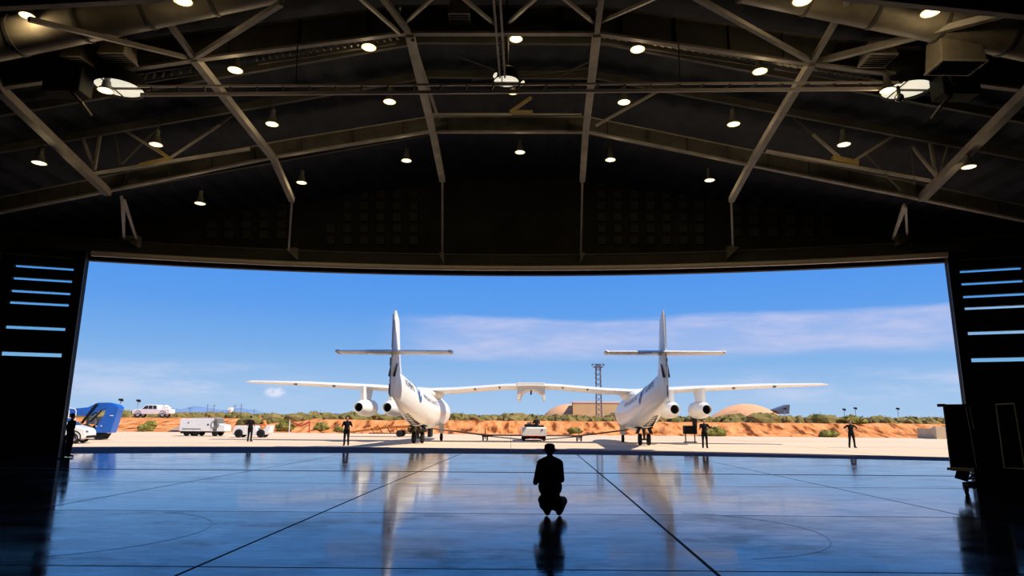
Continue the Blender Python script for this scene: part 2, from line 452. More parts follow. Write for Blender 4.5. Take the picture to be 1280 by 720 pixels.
# --- ground outside
def ground_material():
    m = mat('apron_concrete', (.69, .53, .375), .9, 0, .15, .0, .25, bump=.0, col2=(.64, .485, .335), stretch=(.15, 1, 1))
    return m
gz = -.012
mb = MB(); rings = []
for i in range(61):
    x = -150 + 300 * i / 60
    y0 = arc(x) if abs(x) < HALL else 20
    rings.append([(x, y0 + .1, gz), (x, 75.5 - .03 * x * (1 if x > 0 else .3), gz)])
mb.ring_loft(rings, False, False); a = mb.build('ground', ground_material()); struct(a); a['label'] = 'pale tan concrete apron in sun outside the hangar'
mb = MB(); rr = []  # overhang shade on the apron, painted as a dark curved strip
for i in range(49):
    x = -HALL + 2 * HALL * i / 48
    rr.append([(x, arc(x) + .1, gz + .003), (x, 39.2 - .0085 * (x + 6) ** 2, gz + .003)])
mb.ring_loft(rr, False, False); struct(mb.build('shade_strip', mat('apron_shade_dark', (.055, .045, .075), .9, 0, .1, .2, .5))).__setitem__('label', 'building shade painted as a dark strip along the outside of the doorway')
jm = mat('apron_joint', (.22, .17, .12), .9, 0, .1)
for k, yv in enumerate((44.2, 57.0)):
    struct(MB().bar((-150, yv + .6, gz + .002), (150, yv - .6, gz + .002), .10, .004).build('trim_%d' % (20 + k), jm))
for k, xv in enumerate((-19, -10, 0, 10, 19)):
    struct(MB().bar((xv, 34, gz + .002), (xv * 1.05, 75, gz + .002), .03, .004).build('trim_%d' % (25 + k), jm))
# terrain: the cut dirt bank and the scrub plain behind
def toe(x): return 74.5 - .06 * max(0, x) + .5 * noise.noise((x * .15, 0, 0))
def dirt_h(x, y):
    t = y - toe(x)
    left = max(0, min(1, (-x - 22) / 14))                 # gentle slope on the left where the road climbs
    run = 5.2 + 17 * left
    h = 1.42 * max(0, min(1, t / run))
    g = max(0, 1 - abs(t / run - .5) * 2)
    gull = abs(noise.noise((x * .85, y * .12, 1.0))) + .6 * abs(noise.noise((x * 2.1, y * .3, 4.0)))
    h -= g * (gull * 1.0 + .9 * max(0, .22 - abs(noise.noise((x * .42, y * .1, 8.0))))) * (1 - .75 * left)
    h += .10 * noise.noise((x * .1, y * .06, 2)) * max(0, min(1, (t - 2) / 10))
    if t > run: h += .10 * noise.noise((x * .5, y * .4, 5))
    if x < -75: h += (-75 - x) * .0
    return h
mb = MB(); rings = []
ts = [-.4, 0, .35, .7, 1.1, 1.5, 1.9, 2.3, 2.8, 3.3, 3.9, 4.5, 5.2, 6, 7, 8.5, 10, 12, 14.5, 17, 20, 24, 30, 38, 50, 70, 100, 150, 250, 450, 900, 2500]
xs2 = []; x = -150
while x <= 150: xs2.append(x); x += .38
xs2 = [-2500, -1200, -600, -350, -220] + xs2 + [220, 350, 600, 1200, 2500]
rings = []
for x in xs2:
    rings.append([(x, toe(x) + t, (dirt_h(x, toe(x) + t) if t >= 0 else -.05) - (0 if t < 400 else (t - 400) * .0002)) for t in ts])
mb.ring_loft(rings, False, False)
def dirt_material():
    m = bpy.data.materials.new('red_dirt'); m.use_nodes = True; nt = m.node_tree; N = nt.nodes; L = nt.links; b = N['Principled BSDF']
    tc = N.new('ShaderNodeTexCoord'); b.inputs['Roughness'].default_value = 1; b.inputs['Specular IOR Level'].default_value = .05
    def noi(s, st, det=6):
        mp = N.new('ShaderNodeMapping'); mp.inputs['Scale'].default_value = st; L.new(tc.outputs['Object'], mp.inputs[0])
        n = N.new('ShaderNodeTexNoise'); n.inputs['Scale'].default_value = s; n.inputs['Detail'].default_value = det; L.new(mp.outputs[0], n.inputs['Vector']); return n.outputs[0]
    r1 = N.new('ShaderNodeValToRGB'); e = r1.color_ramp.elements
    e[0].position = .36; e[0].color = (.16, .05, .018, 1); e[1].position = .62; e[1].color = (.74, .33, .13, 1)
    x = e.new(.46); x.color = (.60, .215, .07, 1)
    L.new(noi(1.1, (1, .3, .8), 10), r1.inputs[0])
    L.new(r1.outputs[0], b.inputs['Base Color'])
    bp = N.new('ShaderNodeBump'); bp.inputs['Strength'].default_value = .8; bp.inputs['Distance'].default_value = .3
    L.new(noi(1.6, (1, 1, 1), 6), bp.inputs['Height']); L.new(bp.outputs[0], b.inputs['Normal'])
    return m
g2 = mb.build('terrain', dirt_material(), None, True); struct(g2); g2['label'] = 'orange dirt bank and desert plain beyond the apron'
# service road climbing the bank on the left
road = []
for i in range(24):
    t = i / 23; y = 74.5 + 27 * t; xc = -36 - 7 * t - 3 * t * t; w = 2.1
    road.append([(xc - w, y, dirt_h(xc - w, y) + .12 + .05), (xc + w, y, dirt_h(xc + w, y) + .12 + .05)])
mb = MB(); mb.ring_loft(road, False, False); o = mb.build('road', mat('road_grey', (.36, .27, .22), .95, 0, .1, .15, .5)); struct(o)
# mountains
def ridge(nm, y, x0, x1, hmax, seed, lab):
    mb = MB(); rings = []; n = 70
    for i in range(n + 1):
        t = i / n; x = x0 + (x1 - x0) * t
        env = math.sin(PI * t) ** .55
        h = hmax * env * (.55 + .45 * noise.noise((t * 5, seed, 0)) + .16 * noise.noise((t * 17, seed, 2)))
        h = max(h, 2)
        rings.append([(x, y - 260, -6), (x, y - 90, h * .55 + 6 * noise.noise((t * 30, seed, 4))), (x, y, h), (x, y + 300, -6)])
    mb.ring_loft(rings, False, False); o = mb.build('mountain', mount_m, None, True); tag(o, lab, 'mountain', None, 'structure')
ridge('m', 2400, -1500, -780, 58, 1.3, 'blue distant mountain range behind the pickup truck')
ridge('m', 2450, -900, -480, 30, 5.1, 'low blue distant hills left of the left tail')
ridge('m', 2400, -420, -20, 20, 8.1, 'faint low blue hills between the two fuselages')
# scrub
def leafclump(mb, c, r, h, nl, sd):
    rnd = random.Random(sd)
    for _ in range(nl):
        a = rnd.uniform(0, 2 * PI); q = math.sqrt(rnd.random()); zz = rnd.random() ** .7
        p = Vector((c[0] + r * q * math.cos(a) * (1 - .4 * zz), c[1] + r * q * math.sin(a) * (1 - .4 * zz), c[2] + h * zz))
        s = rnd.uniform(.10, .22) * (r + h) * .28
        u = Vector((rnd.uniform(-1, 1), rnd.uniform(-1, 1), rnd.uniform(-.4, 1))).normalized(); w = u.orthogonal().normalized()
        q1 = u.cross(w)
        o = len(mb.v); mb.v += [p - w * s * .5, p + w * s * .5, p + u * s * 1.4 + q1 * s * .3]; mb.f.append((o, o + 1, o + 2))
        mb.v += [p - q1 * s * .5, p + q1 * s * .5, p + u * s * 1.3 - w * s * .3]; mb.f.append((o + 3, o + 4, o + 5))
def blob(mb, c, rx, ry, h, sd, nu=9, nv=6):
    o = len(mb.v); mb.ell(c, (rx, ry, h), None, nu, nv); c = Vector(c)
    for i in range(o, len(mb.v)):
        v = mb.v[i] - c; f = 1 + .45 * noise.noise(Vector((v.x * 2.2 + sd * 3.1, v.y * 2.2, v.z * 2.5 + sd))) ; mb.v[i] = c + v * f
scrub_m = mat('scrub_leaves', (.27, .205, .075), .95, 0, .05, 0, .8, col2=(.115, .115, .035), stretch=(.5, .5, .5))
mb = MB(); rnd = random.Random(3)
for k in range(2100):
    t = rnd.random(); y = 84 + 120 * t ** 1.4; x = rnd.uniform(-1, 1) * (y * .92)
    if x < -34 and y < 108: continue
    h = (rnd.random() ** 1.6 * .95 + .25) * (.85 + .35 * noise.noise((x * .04, y * .03, 3))) + .0035 * (y - 80); hh = dirt_h(x, y)
    blob(mb, (x, y, hh), h * rnd.uniform(.8, 1.9), h * 1.2, h, k); leafclump(mb, (x, y, hh + .2 * h), h * 1.3, h * .95, 8, k)
tag(mb.build('desert_scrub', scrub_m), 'olive green desert scrub covering the plain above the dirt bank', 'scrub', None, 'stuff')
mb = MB()
for k in range(1500):
    y = rnd.uniform(200, 420); x = rnd.uniform(-1, 1) * y * .9; h = rnd.uniform(.8, 1.5)
    blob(mb, (x, y, 1.3), h * 2.6, h * 1.6, h * 1.15, k, 7, 5)
tag(mb.build('far_scrub', scrub_m), 'thin band of darker brush along the far horizon', 'scrub', None, 'stuff')
bush_m = mat('bush_leaves', (.26, .24, .055), .85, 0, .1, .5, 2.0)
bushes = [(-41.0, 75.3, 1.1, .75, 'bright green low bush at the foot of the bank beside the service road, right one'),
          (-47, 75.0, 1.5, .55, 'long low green bush at the foot of the bank below the pickup truck'),
          (-43.5, 81, .8, .8, 'small rounded bush on the bank between pickup truck and service road'),
          (-25.6, 76.2, 1.2, 1.25, 'olive bush on the dirt bank just right of the small white tug'),
          (-21.6, 76.5, 1.0, .9, 'small olive bush on the bank midway between white tug and left engines'),
          (-19.4, 75.6, .7, .7, 'tiny bush at the bank toe left of the man under left wing'),
          (7.2, 75.6, 1.0, .6, 'green bush on the dirt bank right of the seated tow driver'),
          (22.3, 73.4, 1.5, 1.0, 'green bush at the toe of the bank right of the man beside the black case'),
          (34.5, 73, 1.2, .7, 'low bush at the toe of the bank right of the man with spread arms'),
          (40.0, 78.2, 1.7, .9, 'rounded green bush on top of the bank near the concrete block'),
          (-10.5, 76.0, 1.4, .75, 'low bush under the left wing beside the orange ramp trailer')]
for i, (x, y, r, h, lab) in enumerate(bushes):
    mb = MB(); blob(mb, (0, 0, h * .35), r * .85, r * .7, h * .6, i + .5, 16, 10); leafclump(mb, (0, 0, 0), r, h, 220, 500 + i)
    mb.cyl((0, 0, -.2), (0, 0, h * .5), .05, .03, 6)
    o = mb.build('bush', bush_m, None, False, (x, y, dirt_h(x, y) - .03)); tag(o, lab, 'bush')
# concrete block right
o = MB().prism([(0, 0), (3.2, 0), (3.2, 1.05), (.9, 1.05), (.35, 1.25), (0, 1.25)], 0, 11).build('concrete_headwall', mat('beige_concrete', (.62, .47, .30), .9, 0, .1, .15, 1.2), None, False, (43.3, 68.3, -.02))  # block in one beige concrete tone
tag(o, 'low pale concrete headwall at the right end of the dirt bank', 'concrete wall')

# ============================================================ ROOF STRUCTURE
YA, YB, YC = 17.3, 24.0, 13.6
def U(px, py, y): return aty(px, py, y)
def ibeam(mbw, mbf, pts, depth, fw=.17):
    for a, b in zip(pts, pts[1:]):
        a = Vector(a); b = Vector(b); up = Vector((0, 0, depth / 2))
        mbw.bar(a + up, b + up, .03, depth)
        mbf.bar(a, b, fw, .07); mbf.bar(a + up * 2, b + up * 2, fw, .06)
def truss(y, pix, label, depth=.75, mfl=steel):
    pts = [U(px, py, y) for px, py in pix]
    # extend to the side walls
    a, b = pts[0], pts[1]; d = (a - b).normalized(); pts = [a + d * ((-HALL + .1 - a.x) / d.x)] + pts
    a, b = pts[-1], pts[-2]; d = (a - b).normalized(); pts = pts + [a + d * ((HALL - .1 - a.x) / d.x)]
    t = thing('roof_truss', (0, y, 0), 0, label, 'roof truss')
    pts = [Vector((p.x, 0, p.z)) for p in pts]
    w = MB(); f = MB(); ibeam(w, f, pts, depth)
    w.build('web', steel_dark, t); f.build('flange', mfl, t)
    s = MB()
    for p0, p1 in zip(pts, pts[1:]):
        L_ = (p1 - p0).length; k = max(1, int(L_ / 1.5))
        for i in range(k):
            q = p0.lerp(p1, (i + .5) / k); s.box(q + Vector((0, 0, depth / 2)), (.02, .28, depth - .08))
    s.build('stiffener', steel_dark, t)['kind'] = 'stuff'
    return t, pts
def brace(parent, y0, p0, y1, p1, w=.10, m=None, nm='brace', off=0.0):
    base = Vector(parent.location)
    a = U(p0[0], p0[1], y0) - base; b = U(p1[0], p1[1], y1) - base
    return MB().bar(a, b, w, w).build(nm, m or steel, parent)
tA, pA = truss(YA, [(0, 110), (243, 75), (500, 42), (745, 42), (1012, 80), (1280, 113)], 'near curved roof girder with grey lower flange crossing the picture above the ladder rail', .85)
tB, pB = truss(YB, [(0, 266), (130, 240), (345, 196), (535, 165), (735, 165), (935, 206), (1140, 247), (1280, 276)], 'far roof girder with thin lit flange crossing the dark wall over the doorway', .6)
tC, pC = truss(YC, [(0, 9.5), (190, 0), (430, -40), (860, -40), (1060, -2), (1280, 20)], 'nearest roof girder, at the top edge of the picture under the round duct', .6)
for args in ((YA, (243, 73), YC, (352, 4), .12), (YA, (238, 73), YC, (36, 24), .11),
             (YA, (1016, 78), YC, (868, -4), .12), (YA, (1022, 77), YC, (1290, 8), .16),
             (YA, (500, 42), YC, (430, -20), .08), (YA, (745, 30), YC, (836, -10), .08),
             (YA, (618, 30), YC, (572, -8), .08), (YA, (634, 30), YC, (676, -8), .08),
             (YA, (744, 30), YC, (700, -6), .08), (YA, (505, 30), YC, (545, -6), .07)):
    brace(tA, args[0], args[1], args[2], args[3], args[4])
# secondary truss between girders (lamp yellow painted on the nodes)
tD = thing('roof_truss', (0, 22.3, 0), 0, 'light secondary roof truss left of centre, its lower node lit yellow by a lamp', 'roof truss')
for p0, p1, w, m in (((118, 217), (312, 186), .10, steel), ((212, 198), (108, 134), .10, steel), ((212, 198), (275, 156), .07, steel), ((275, 156), (335, 110), .06, steel_dark),
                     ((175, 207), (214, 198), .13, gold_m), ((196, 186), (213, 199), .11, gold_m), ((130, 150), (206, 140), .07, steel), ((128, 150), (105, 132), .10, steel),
                     ((118, 212), (128, 150), .09, steel), ((118, 212), (84, 118), .08, steel), ((150, 205), (143, 165), .05, steel_dark), ((152, 205), (195, 162), .05, steel_dark)):
    brace(tD, 22.3, p0, 22.3, p1, w, m)
tE = thing('roof_truss', (0, 22.3, 0), 0, 'light secondary roof truss right of centre, its lower node lit by a lamp', 'roof truss')
for p0, p1, w, m in (((958, 189), (1163, 226), .10, steel), ((1053, 200), (1016, 168), .09, steel), ((1066, 202), (1120, 168), .09, steel), ((1120, 168), (1146, 154), .08, steel),
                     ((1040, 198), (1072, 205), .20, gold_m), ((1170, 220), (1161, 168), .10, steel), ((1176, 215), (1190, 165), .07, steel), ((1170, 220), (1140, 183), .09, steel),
                     ((1016, 168), (985, 140), .06, steel_dark), ((1126, 238), (1080, 190), .05, steel_dark), ((1143, 230), (1139, 185), .05, steel_dark)):
    brace(tE, 22.3, p0, 22.3, p1, w, m)
tF = thing('roof_truss', (0, 20.8, 0), 0, 'short horizontal roof tie with a yellow-lit knee brace in the middle bay', 'roof truss')
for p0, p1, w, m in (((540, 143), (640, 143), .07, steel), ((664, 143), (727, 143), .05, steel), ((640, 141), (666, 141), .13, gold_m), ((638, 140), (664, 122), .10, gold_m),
                     ((745, 157), (826, 112), .08, steel), ((560, 66), (640, 95), .04, steel_dark), ((700, 95), (770, 60), .05, steel_dark), ((590, 100), (740, 85), .04, steel_dark)):
    brace(tF, 20.8, p0, 20.8, p1, w, m)
# longitudinal struts, roof to wall
def roof_strut(pts, label, w=.20, drop=None, twin=None, cat='roof strut'):
    P = [U(px, py, y) for px, py, y in pts]
    t = thing('roof_strut', P[0], 0, label, cat); b = P[0].copy()
    for i, (a, c) in enumerate(zip(P, P[1:])):
        ww = w * .62 if i == 0 and len(P) > 3 else w
        MB().bar(a - b, c - b, ww, ww).build('tube', steel, t)
    if twin:
        Q = [U(px, py, y) for px, py, y in twin]
        MB().bar(Q[0] - b, Q[1] - b, .09, .09).build('twin_tube', steel, t)
    if drop:
        Q = [U(px, py, y) for px, py, y in drop[0]]
        for a, c in zip(Q, Q[1:]): MB().bar(a - b, c - b, .09, .09).build('hanger', steel, t)
        q = U(*drop[1]) - b; s = drop[2]
        MB().add([q + Vector((-.45 * s, -.25, .15)), q + Vector((.22 * s, -.25, .2)), q + Vector((.22 * s, -.25, -.35)), q + Vector((-.45 * s, .1, .15)), q + Vector((.22 * s, .1, .2)), q + Vector((.22 * s, .1, -.35))],
                 [(0, 1, 2), (5, 4, 3), (0, 3, 4, 1), (1, 4, 5, 2), (2, 5, 3, 0)]).build('gusset_plate', mat('plate_paint', (.19, .165, .13), .6), t)
    return t
roof_strut([(478, -4, 15.7), (512, 42, YA), (541, 165, YB), (553, 225, 27.5)], 'left of the two central roof struts running from the top edge to the doorway wall', .24,
           ([(553, 225, 27.5), (553, 320, 31.7)], (553, 321, 31.8), .35), [(516, 50, YA), (549, 152, YB)])
roof_strut([(752, -4, 15.7), (746, 42, YA), (732, 165, YB), (728, 225, 27.5)], 'right of the two central roof struts running from the top edge to the doorway wall', .24,
           ([(728, 225, 27.5), (726, 320, 31.7)], (727, 321, 31.8), -.35))
roof_strut([(188, -4, 14.6), (243, 73, YA), (342, 198, YB), (365, 250, 27.0)], 'sloping roof strut left of centre ending in a thin V hanger on the wall', .22,
           ([(365, 250, 27.0), (361, 312, 30.6)], (368, 316, 31.2), .8))
roof_strut([(1062, -4, 14.6), (1014, 79, YA), (937, 207, YB), (914, 250, 27.0)], 'sloping roof strut right of centre with a single thin hanger on the wall', .22,
           ([(914, 250, 27.0), (916, 310, 30.6)], (913, 314, 31.0), -.8))
roof_strut([(-60, 30, 15.0), (0, 112, YA), (135, 241, YB)], 'outermost left roof strut with a V hanger ending on a pale gusset', .26,
           ([(152, 246, YB), (155, 300, 29.8), (155, 250, YB + .1), (171, 300, 29.8)], (168, 301, 30.0), 1.3))
roof_strut([(1340, 60, 15.0), (1281, 118, YA), (1152, 248, YB)], 'outermost right roof strut with a V hanger ending on a pale gusset', .28,
           ([(1130, 256, YB), (1116, 299, 29.3), (1132, 258, YB + .1), (1134, 296, 29.3)], (1127, 299, 29.4), -1.3))
# purlins (dark) running across the hall
for i, yv in enumerate((9.5, 11.6, 16.2, 19.4, 21.6, 26.2)):
    mb = MB(); xsq = [-26.8, -15.2, -9.2, -3, 3, 9.2, 15.2, 26.8]
    for a, b in zip(xsq, xsq[1:]):
        mb.bar((a, 0, roofz(a, yv) - .22), (b, 0, roofz(b, yv) - .22), .12, .28)
    o = mb.build('purlin', steel_dark, None, False, (0, yv, 0))
    tag(o, ('dark roof purlin under the deck, %s' % ('nearest to the camera', 'just before the nearest girder', 'behind the nearest girder', 'behind the near girder', 'above the round lights', 'closest to the doorway wall')[i]), 'purlin')
# cable ladders with teeth hanging behind the near girder
def cable_ladder(p0, p1, k, label):
    a = U(p0[0], p0[1], YA + .9); b = U(p1[0], p1[1], YA + .9); t = thing('cable_ladder', a, 0, label, 'cable tray')
    up = Vector((0, 0, .32)); mb = MB(); mb.bar((0, 0, 0), b - a, .04, .05); mb.bar(up, b - a + up, .04, .06); mb.build('side_rail', steel_dark, t)
    for i in range(k):
        q = (b - a) * (i / (k - 1)); MB().bar(q + Vector((.10, -.3, -.06)), q + Vector((-.10, .1, .30)), .045, .05).build('rung', steel, t)
cable_ladder((322, 80), (496, 54), 22, 'toothed cable ladder under the near girder left of centre')
cable_ladder((750, 52), (962, 84), 24, 'toothed cable ladder under the near girder right of centre')
cable_ladder((968, 86), (1090, 106), 14, 'toothed cable ladder just above the right end of the lighting rail')
cable_ladder((150, 108), (250, 92), 10, 'short dim cable ladder above the left round light')
# ladder rail with round lights
a, b = U(172, 108, YA - .1), U(1128, 103, YA - .1); c, d = U(176, 118.5, YA - .1), U(1110, 111, YA - .1)
t = thing('lighting_rail', a, 0, 'long slim horizontal ladder rail spanning between the two round white lights', 'rail')
rail_m = mat('rail_primer', (.72, .62, .58), .45, 0, .5)
MB().bar((0, 0, 0), b - a, .05, .06).build('upper_rail', rail_m, t)
MB().bar(c - a, d - a, .07, .09).build('lower_rail', rail_m, t)
for i in range(29):
    s = (i + .5) / 29; MB().bar((b - a) * s, (c - a).lerp(d - a, s), .04, .04).build('rung', steel_dark, t)
for px, py in ((372, 57), (848, 56)):
    p = U(px, py, YA - .1); q = U(px - 2 if px < 600 else px + 2, 108, YA - .1); MB().cyl(p - a, q - a, .02, .02, 6).build('hanger_wire', black_m, t)
# crane rail towards the centre light
p0 = U(621, -6, 12.2); p1 = U(628, 96, YA - .2)
t = thing('centre_rail', p0, 0, 'twin metal rail running down from the top edge to the central light', 'rail')
for s in (-.07, .07): MB().bar(Vector((s, 0, 0)), p1 - p0 + Vector((s, 0, 0)), .05, .09).build('side_rail', steel, t)
for i in range(12): MB().bar((p1 - p0) * ((i + .5) / 12) + Vector((-.08, 0, 0)), (p1 - p0) * ((i + .5) / 12) + Vector((.08, 0, 0)), .03, .04).build('rung', steel_dark, t)

# round light domes
def light_dome(px, py, y, r, label, ball=False, dr=.10):
    p = U(px, py, y); t = thing('round_light', p, 0, label, 'ceiling light')
    MB().lathe([(r * 1.0, -dr), (r * 1.04, -dr), (r * 1.04, .25), (r * .3, .45), (.01, .45)], n=40).lathe([(r, -dr), (r, 0)], n=40).build('drum', black_m, t, True)
    MB().lathe([(r, 0), (r * .6, .02), (.001, .03)], n=40).build('diffuser', dome_m, t)
    MB().bar((-r * .99, .05, -.04), (r * .99, .05, -.04), .05, .05).bar((-r * .35, -r * .9, -.02), (-r * .35, r * .9, -.02), .03, .03).build('glazing_bar', steel_dark, t)
    MB().cyl((0, 0, .4), (0, 0, max(.6, roofz(p.x, y) - p.z)), .06, .06, 8).build('stem', steel_dark, t)
    return t, p
light_dome(149.5, 108, YA + .35, .66, 'round white ceiling light at the left end of the ladder rail')
t, p = light_dome(1133, 110, YA + .35, .66, 'round white ceiling light at the right end of the ladder rail')
q = U(1124, 122, YA - .1)
cb = thing('dome_camera', q, 0, 'small black ball camera hanging below the right round white light', 'security camera')
MB().ell((0, 0, 0), (.125, .125, .125), None, 18, 12).build('dome', glass_dark, cb, True)
MB().cyl((0, 0, .08), (0, 0, .34), .05, .05, 10).cyl((0, 0, .34), (0, .5, .40), .03, .03, 8).build('bracket', black_m, cb)
t, p = light_dome(633, 101, YA + .25, .36, 'small faceted white light at the centre end of the twin rail', dr=.04)
for lx, ly in ((619, 94), (653, 104)):
    q = U(lx, ly, YA)
    tag(MB().ell((0, 0, 0), (.05, .05, .09), Euler((0, .5, 0)).to_matrix(), 10, 8).build('indicator_lamp', dome_m, None, True, q), 'tiny bright lamp just %s the central light' % ('left of' if lx < 630 else 'right of'), 'lamp')

# duct, diffusers, heater units
def duct(p0, p1, r, label, y):
    a = U(p0[0], p0[1], y); b = U(p1[0], p1[1], y); t = thing('air_duct', a, 0, label, 'air duct'); d = (b - a)
    MB().cyl((0, 0, 0), d, r, r, 28).build('duct_pipe', duct_m, t, True)
    k = int(d.length / 1.6)
    for i in range(k + 1):
        q = d * (i / k); dn = d.normalized() * .04
        MB().cyl(q - dn, q + dn, r + .025, r + .025, 28).build('seam_band', steel_dark, t)
duct((-60, 62), (345, -22), .50, 'large round ventilation duct across the upper left corner', 15.2)
duct((930, -22), (1340, 62), .50, 'large round ventilation duct across the upper right corner', 15.2)
def diffuser(px, py, y, w, h, label, m=diff_m):
    p = U(px, py, y); t = thing('air_diffuser', p, 0, label, 'air vent')
    MB().ring_loft([[(-w * .42, -.3, h / 2), (w * .42, -.3, h / 2), (w * .42, .3, h / 2), (-w * .42, .3, h / 2)], [(-w / 2, -.35, -h / 2), (w / 2, -.35, -h / 2), (w / 2, .35, -h / 2), (-w / 2, .35, -h / 2)]]).build('box', m, t, False, None, .02)
    MB().box((0, 0, -h / 2 - .02), (w * 1.02, .74, .05)).build('rim', steel, t)
    mb = MB()
    for i in range(6): mb.box((0, -.28 + .11 * i, -h / 2 - .05), (w * .9, .02, .04), rx=.5)
    mb.build('louvre', black_m, t)
diffuser(149, 63, YA - .6, .72, .50, 'tan box air vent below the left round duct, right of a dim one')
diffuser(100, 66, YA - .6, .55, .55, 'dim tan box air vent below the left round duct, the left one of the pair', duct_m)
diffuser(1096, 66, YA - .6, .75, .42, 'tan box air vent behind the near girder on the right side')
diffuser(575, 14, YA - .3, .6, .55, 'tan box air vent at the top edge left of the centre rail')
diffuser(1192, 66, 15.4, 1.15, .8, 'big dark boxy air vent under the right round duct', duct_m)
def heater(px, py, label, s=1):
    p = U(px, py, YA - .35); t = thing('unit_heater', p, 0, label, 'heater')
    MB().box((0, 0, 0), (1.05, .6, .85)).build('casing', black_m, t, False, None, .05)
    MB().lathe([(.33, 0), (.37, 0), (.37, -.1), (.33, -.1), (.33, 0)], (0, -.3, 0), 24, 'y').build('fan_ring', black_m, t)
    mb = MB()
    for k in range(4): mb.box((.15 * math.cos(k * PI / 2), -.34, .15 * math.sin(k * PI / 2)), (.26, .015, .1), ry=-k * PI / 2)
    mb.build('fan_blade', black_m, t)
    mb = MB(); [mb.cyl((x, 0, .4), (x, 0, 1.3), .02, .02, 6) for x in (-.4, .4)]; mb.build('hanger_rod', steel_dark, t)
    MB().path([(.2 * s, -.1, -.4), (.5 * s, -.1, -.7), (.55 * s, .3, -.9)], .05).build('flex_pipe', gearm, t)
heater(86, 101, 'dark unit heater hanging left of the left round light', 1)
heater(1193, 105, 'dark unit heater hanging right of the right round light', -1)

# high-bay lamps
def lamp_proto():
    t = thing('high_bay_lamp', (0, 0, 0), 0, 'x', 'ceiling lamp', 'high-bay lamps hanging from the roof')
    MB().lathe([(.06, .30), (.10, .27), (.12, .12), (.20, .03), (.205, 0), (.19, 0), (.17, .02), (.10, .1)], n=24).build('reflector', lamp_body, t, True)
    MB().lathe([(.188, .005), (.1, -.012), (.001, -.018)], n=24).build('lens', lamp_m, t, True)
    MB().cyl((0, 0, .28), (0, 0, .50), .075, .075, 14).build('ballast', lamp_body, t, True)
    MB().cyl((0, 0, .5), (0, 0, .72), .018, .018, 6).build('rod', steel_dark, t)
    return t
LP = [ # px, py, y-depth, scale, label
 (228, 1, 14.2, 1.05, 'round warm ceiling lamp cut by the top edge, left side'), (1003, 1, 14.2, 1.05, 'round warm ceiling lamp cut by the top edge, right side'),
 (34, 20, 14.5, .80, 'warm ceiling lamp in the upper left corner beside the round duct'), (1163, 16, 14.2, 1.0, 'warm ceiling lamp in the upper right corner under the deck'),
 (461, 59.5, 17.9, 1, 'warm ceiling lamp above the ladder rail, beside the left end of the middle girder bay'), (645, 49, 17.9, .9, 'warm ceiling lamp above the central light, right of the twin rail'),
 (797, 62, 17.9, 1, 'warm ceiling lamp above the ladder rail, right of the right central strut'), (294, 88, 17.9, .98, 'warm ceiling lamp above the ladder rail, right of the left round light'),
 (950, 89.5, 17.9, .98, 'warm ceiling lamp above the ladder rail, beside the right cable ladder'),
 (132, 113.5, 17.15, .95, 'yellow lamp overlapping the left round white light'), (1110, 113.5, 17.15, .95, 'yellow lamp overlapping the right round white light'),
 (641, 115.5, 18.6, .72, 'warm lamp glowing just below the central light'),
 (487, 127.5, 21.2, .98, 'warm ceiling lamp just below the ladder rail, left of the left central strut'), (780, 128, 21.2, .98, 'warm ceiling lamp just below the ladder rail, right of the right central strut'),
 (340, 155.5, 21.2, .98, 'warm ceiling lamp left of centre between the girders, near the sloping strut'), (917, 155.5, 21.2, .98, 'warm ceiling lamp right of centre between the girders, near the sloping strut'),
 (195, 181, 20.8, .95, 'warm ceiling lamp lighting the left secondary truss yellow'), (1055, 181, 20.8, .95, 'warm ceiling lamp lighting the right secondary truss'),
 (49, 204, 20.5, .98, 'warm ceiling lamp at the far left beyond the outermost strut'), (1211, 209, 20.5, .98, 'warm ceiling lamp at the far right beyond the outermost strut'),
 (650, 190.5, 25.6, .93, 'warm ceiling lamp in the middle of the row before the doorway wall'), (508, 201, 25.6, .95, 'warm ceiling lamp of the row before the doorway wall, beside the left central strut'),
 (763, 200, 25.6, .95, 'warm ceiling lamp of the row before the doorway wall, beside the right central strut'), (377, 228.5, 26.0, .95, 'warm ceiling lamp of the row before the doorway wall, beside the left V hanger'),
 (887, 225.5, 26.0, .95, 'warm ceiling lamp of the row before the doorway wall, right of centre'), (250, 254.5, 25.4, .95, 'warm ceiling lamp of the row before the doorway wall, farthest left and dimmest')]
L0 = lamp_proto()
for i, (px, py, y, s, lab) in enumerate(LP):
    p = U(px, py, y); o = L0 if i == 0 else dup(L0, p, 0)
    o.location = p; o['label'] = lab; o.scale = (s * 1.12,) * 3
    ld = bpy.data.lights.new('lamp_light', 'POINT'); ld.energy = 11; ld.color = (1, .76, .42); ld.shadow_soft_size = .12
    lo = bpy.data.objects.new('lamp_light', ld); C.objects.link(lo); lo.parent = o; lo.location = (0, 0, -.14)

# acoustic panels on the doorway wall
def panels(x0, x1, nx, y0, y1, ny, skip, label):
    for i in range(nx):
        for j in range(ny):
            if (i, j) in skip: continue
            px = x0 + (x1 - x0) * (i / (nx - 1)); py = y0 + (y1 - y0) * (j / (ny - 1))
            r = ray(px, py); Y = 31.5
            for _ in range(6): q = aty(px, py, Y); Y = arc(q.x) - .03
            me = panels.me
            o = bpy.data.objects.new('acoustic_panel', me); C.objects.link(o); o.location = (q.x, Y - .03, q.z); o.rotation_euler = (0, 0, arc_rot(q.x))
            od = ('first', 'second', 'third', 'fourth', 'fifth', 'sixth', 'seventh')
            tag(o, 'black panel on doorway wall, %s from left, %s row down in the %s block' % (od[i], od[j], label), 'wall panel', 'square panels of the %s block' % label)
mb = MB(); mb.ring_loft([[(-.23, .02, -.23), (.23, .02, -.23), (.23, .02, .23), (-.23, .02, .23)], [(-.2, -.09, -.2), (.2, -.09, -.2), (.2, -.09, .2), (-.2, -.09, .2)]])
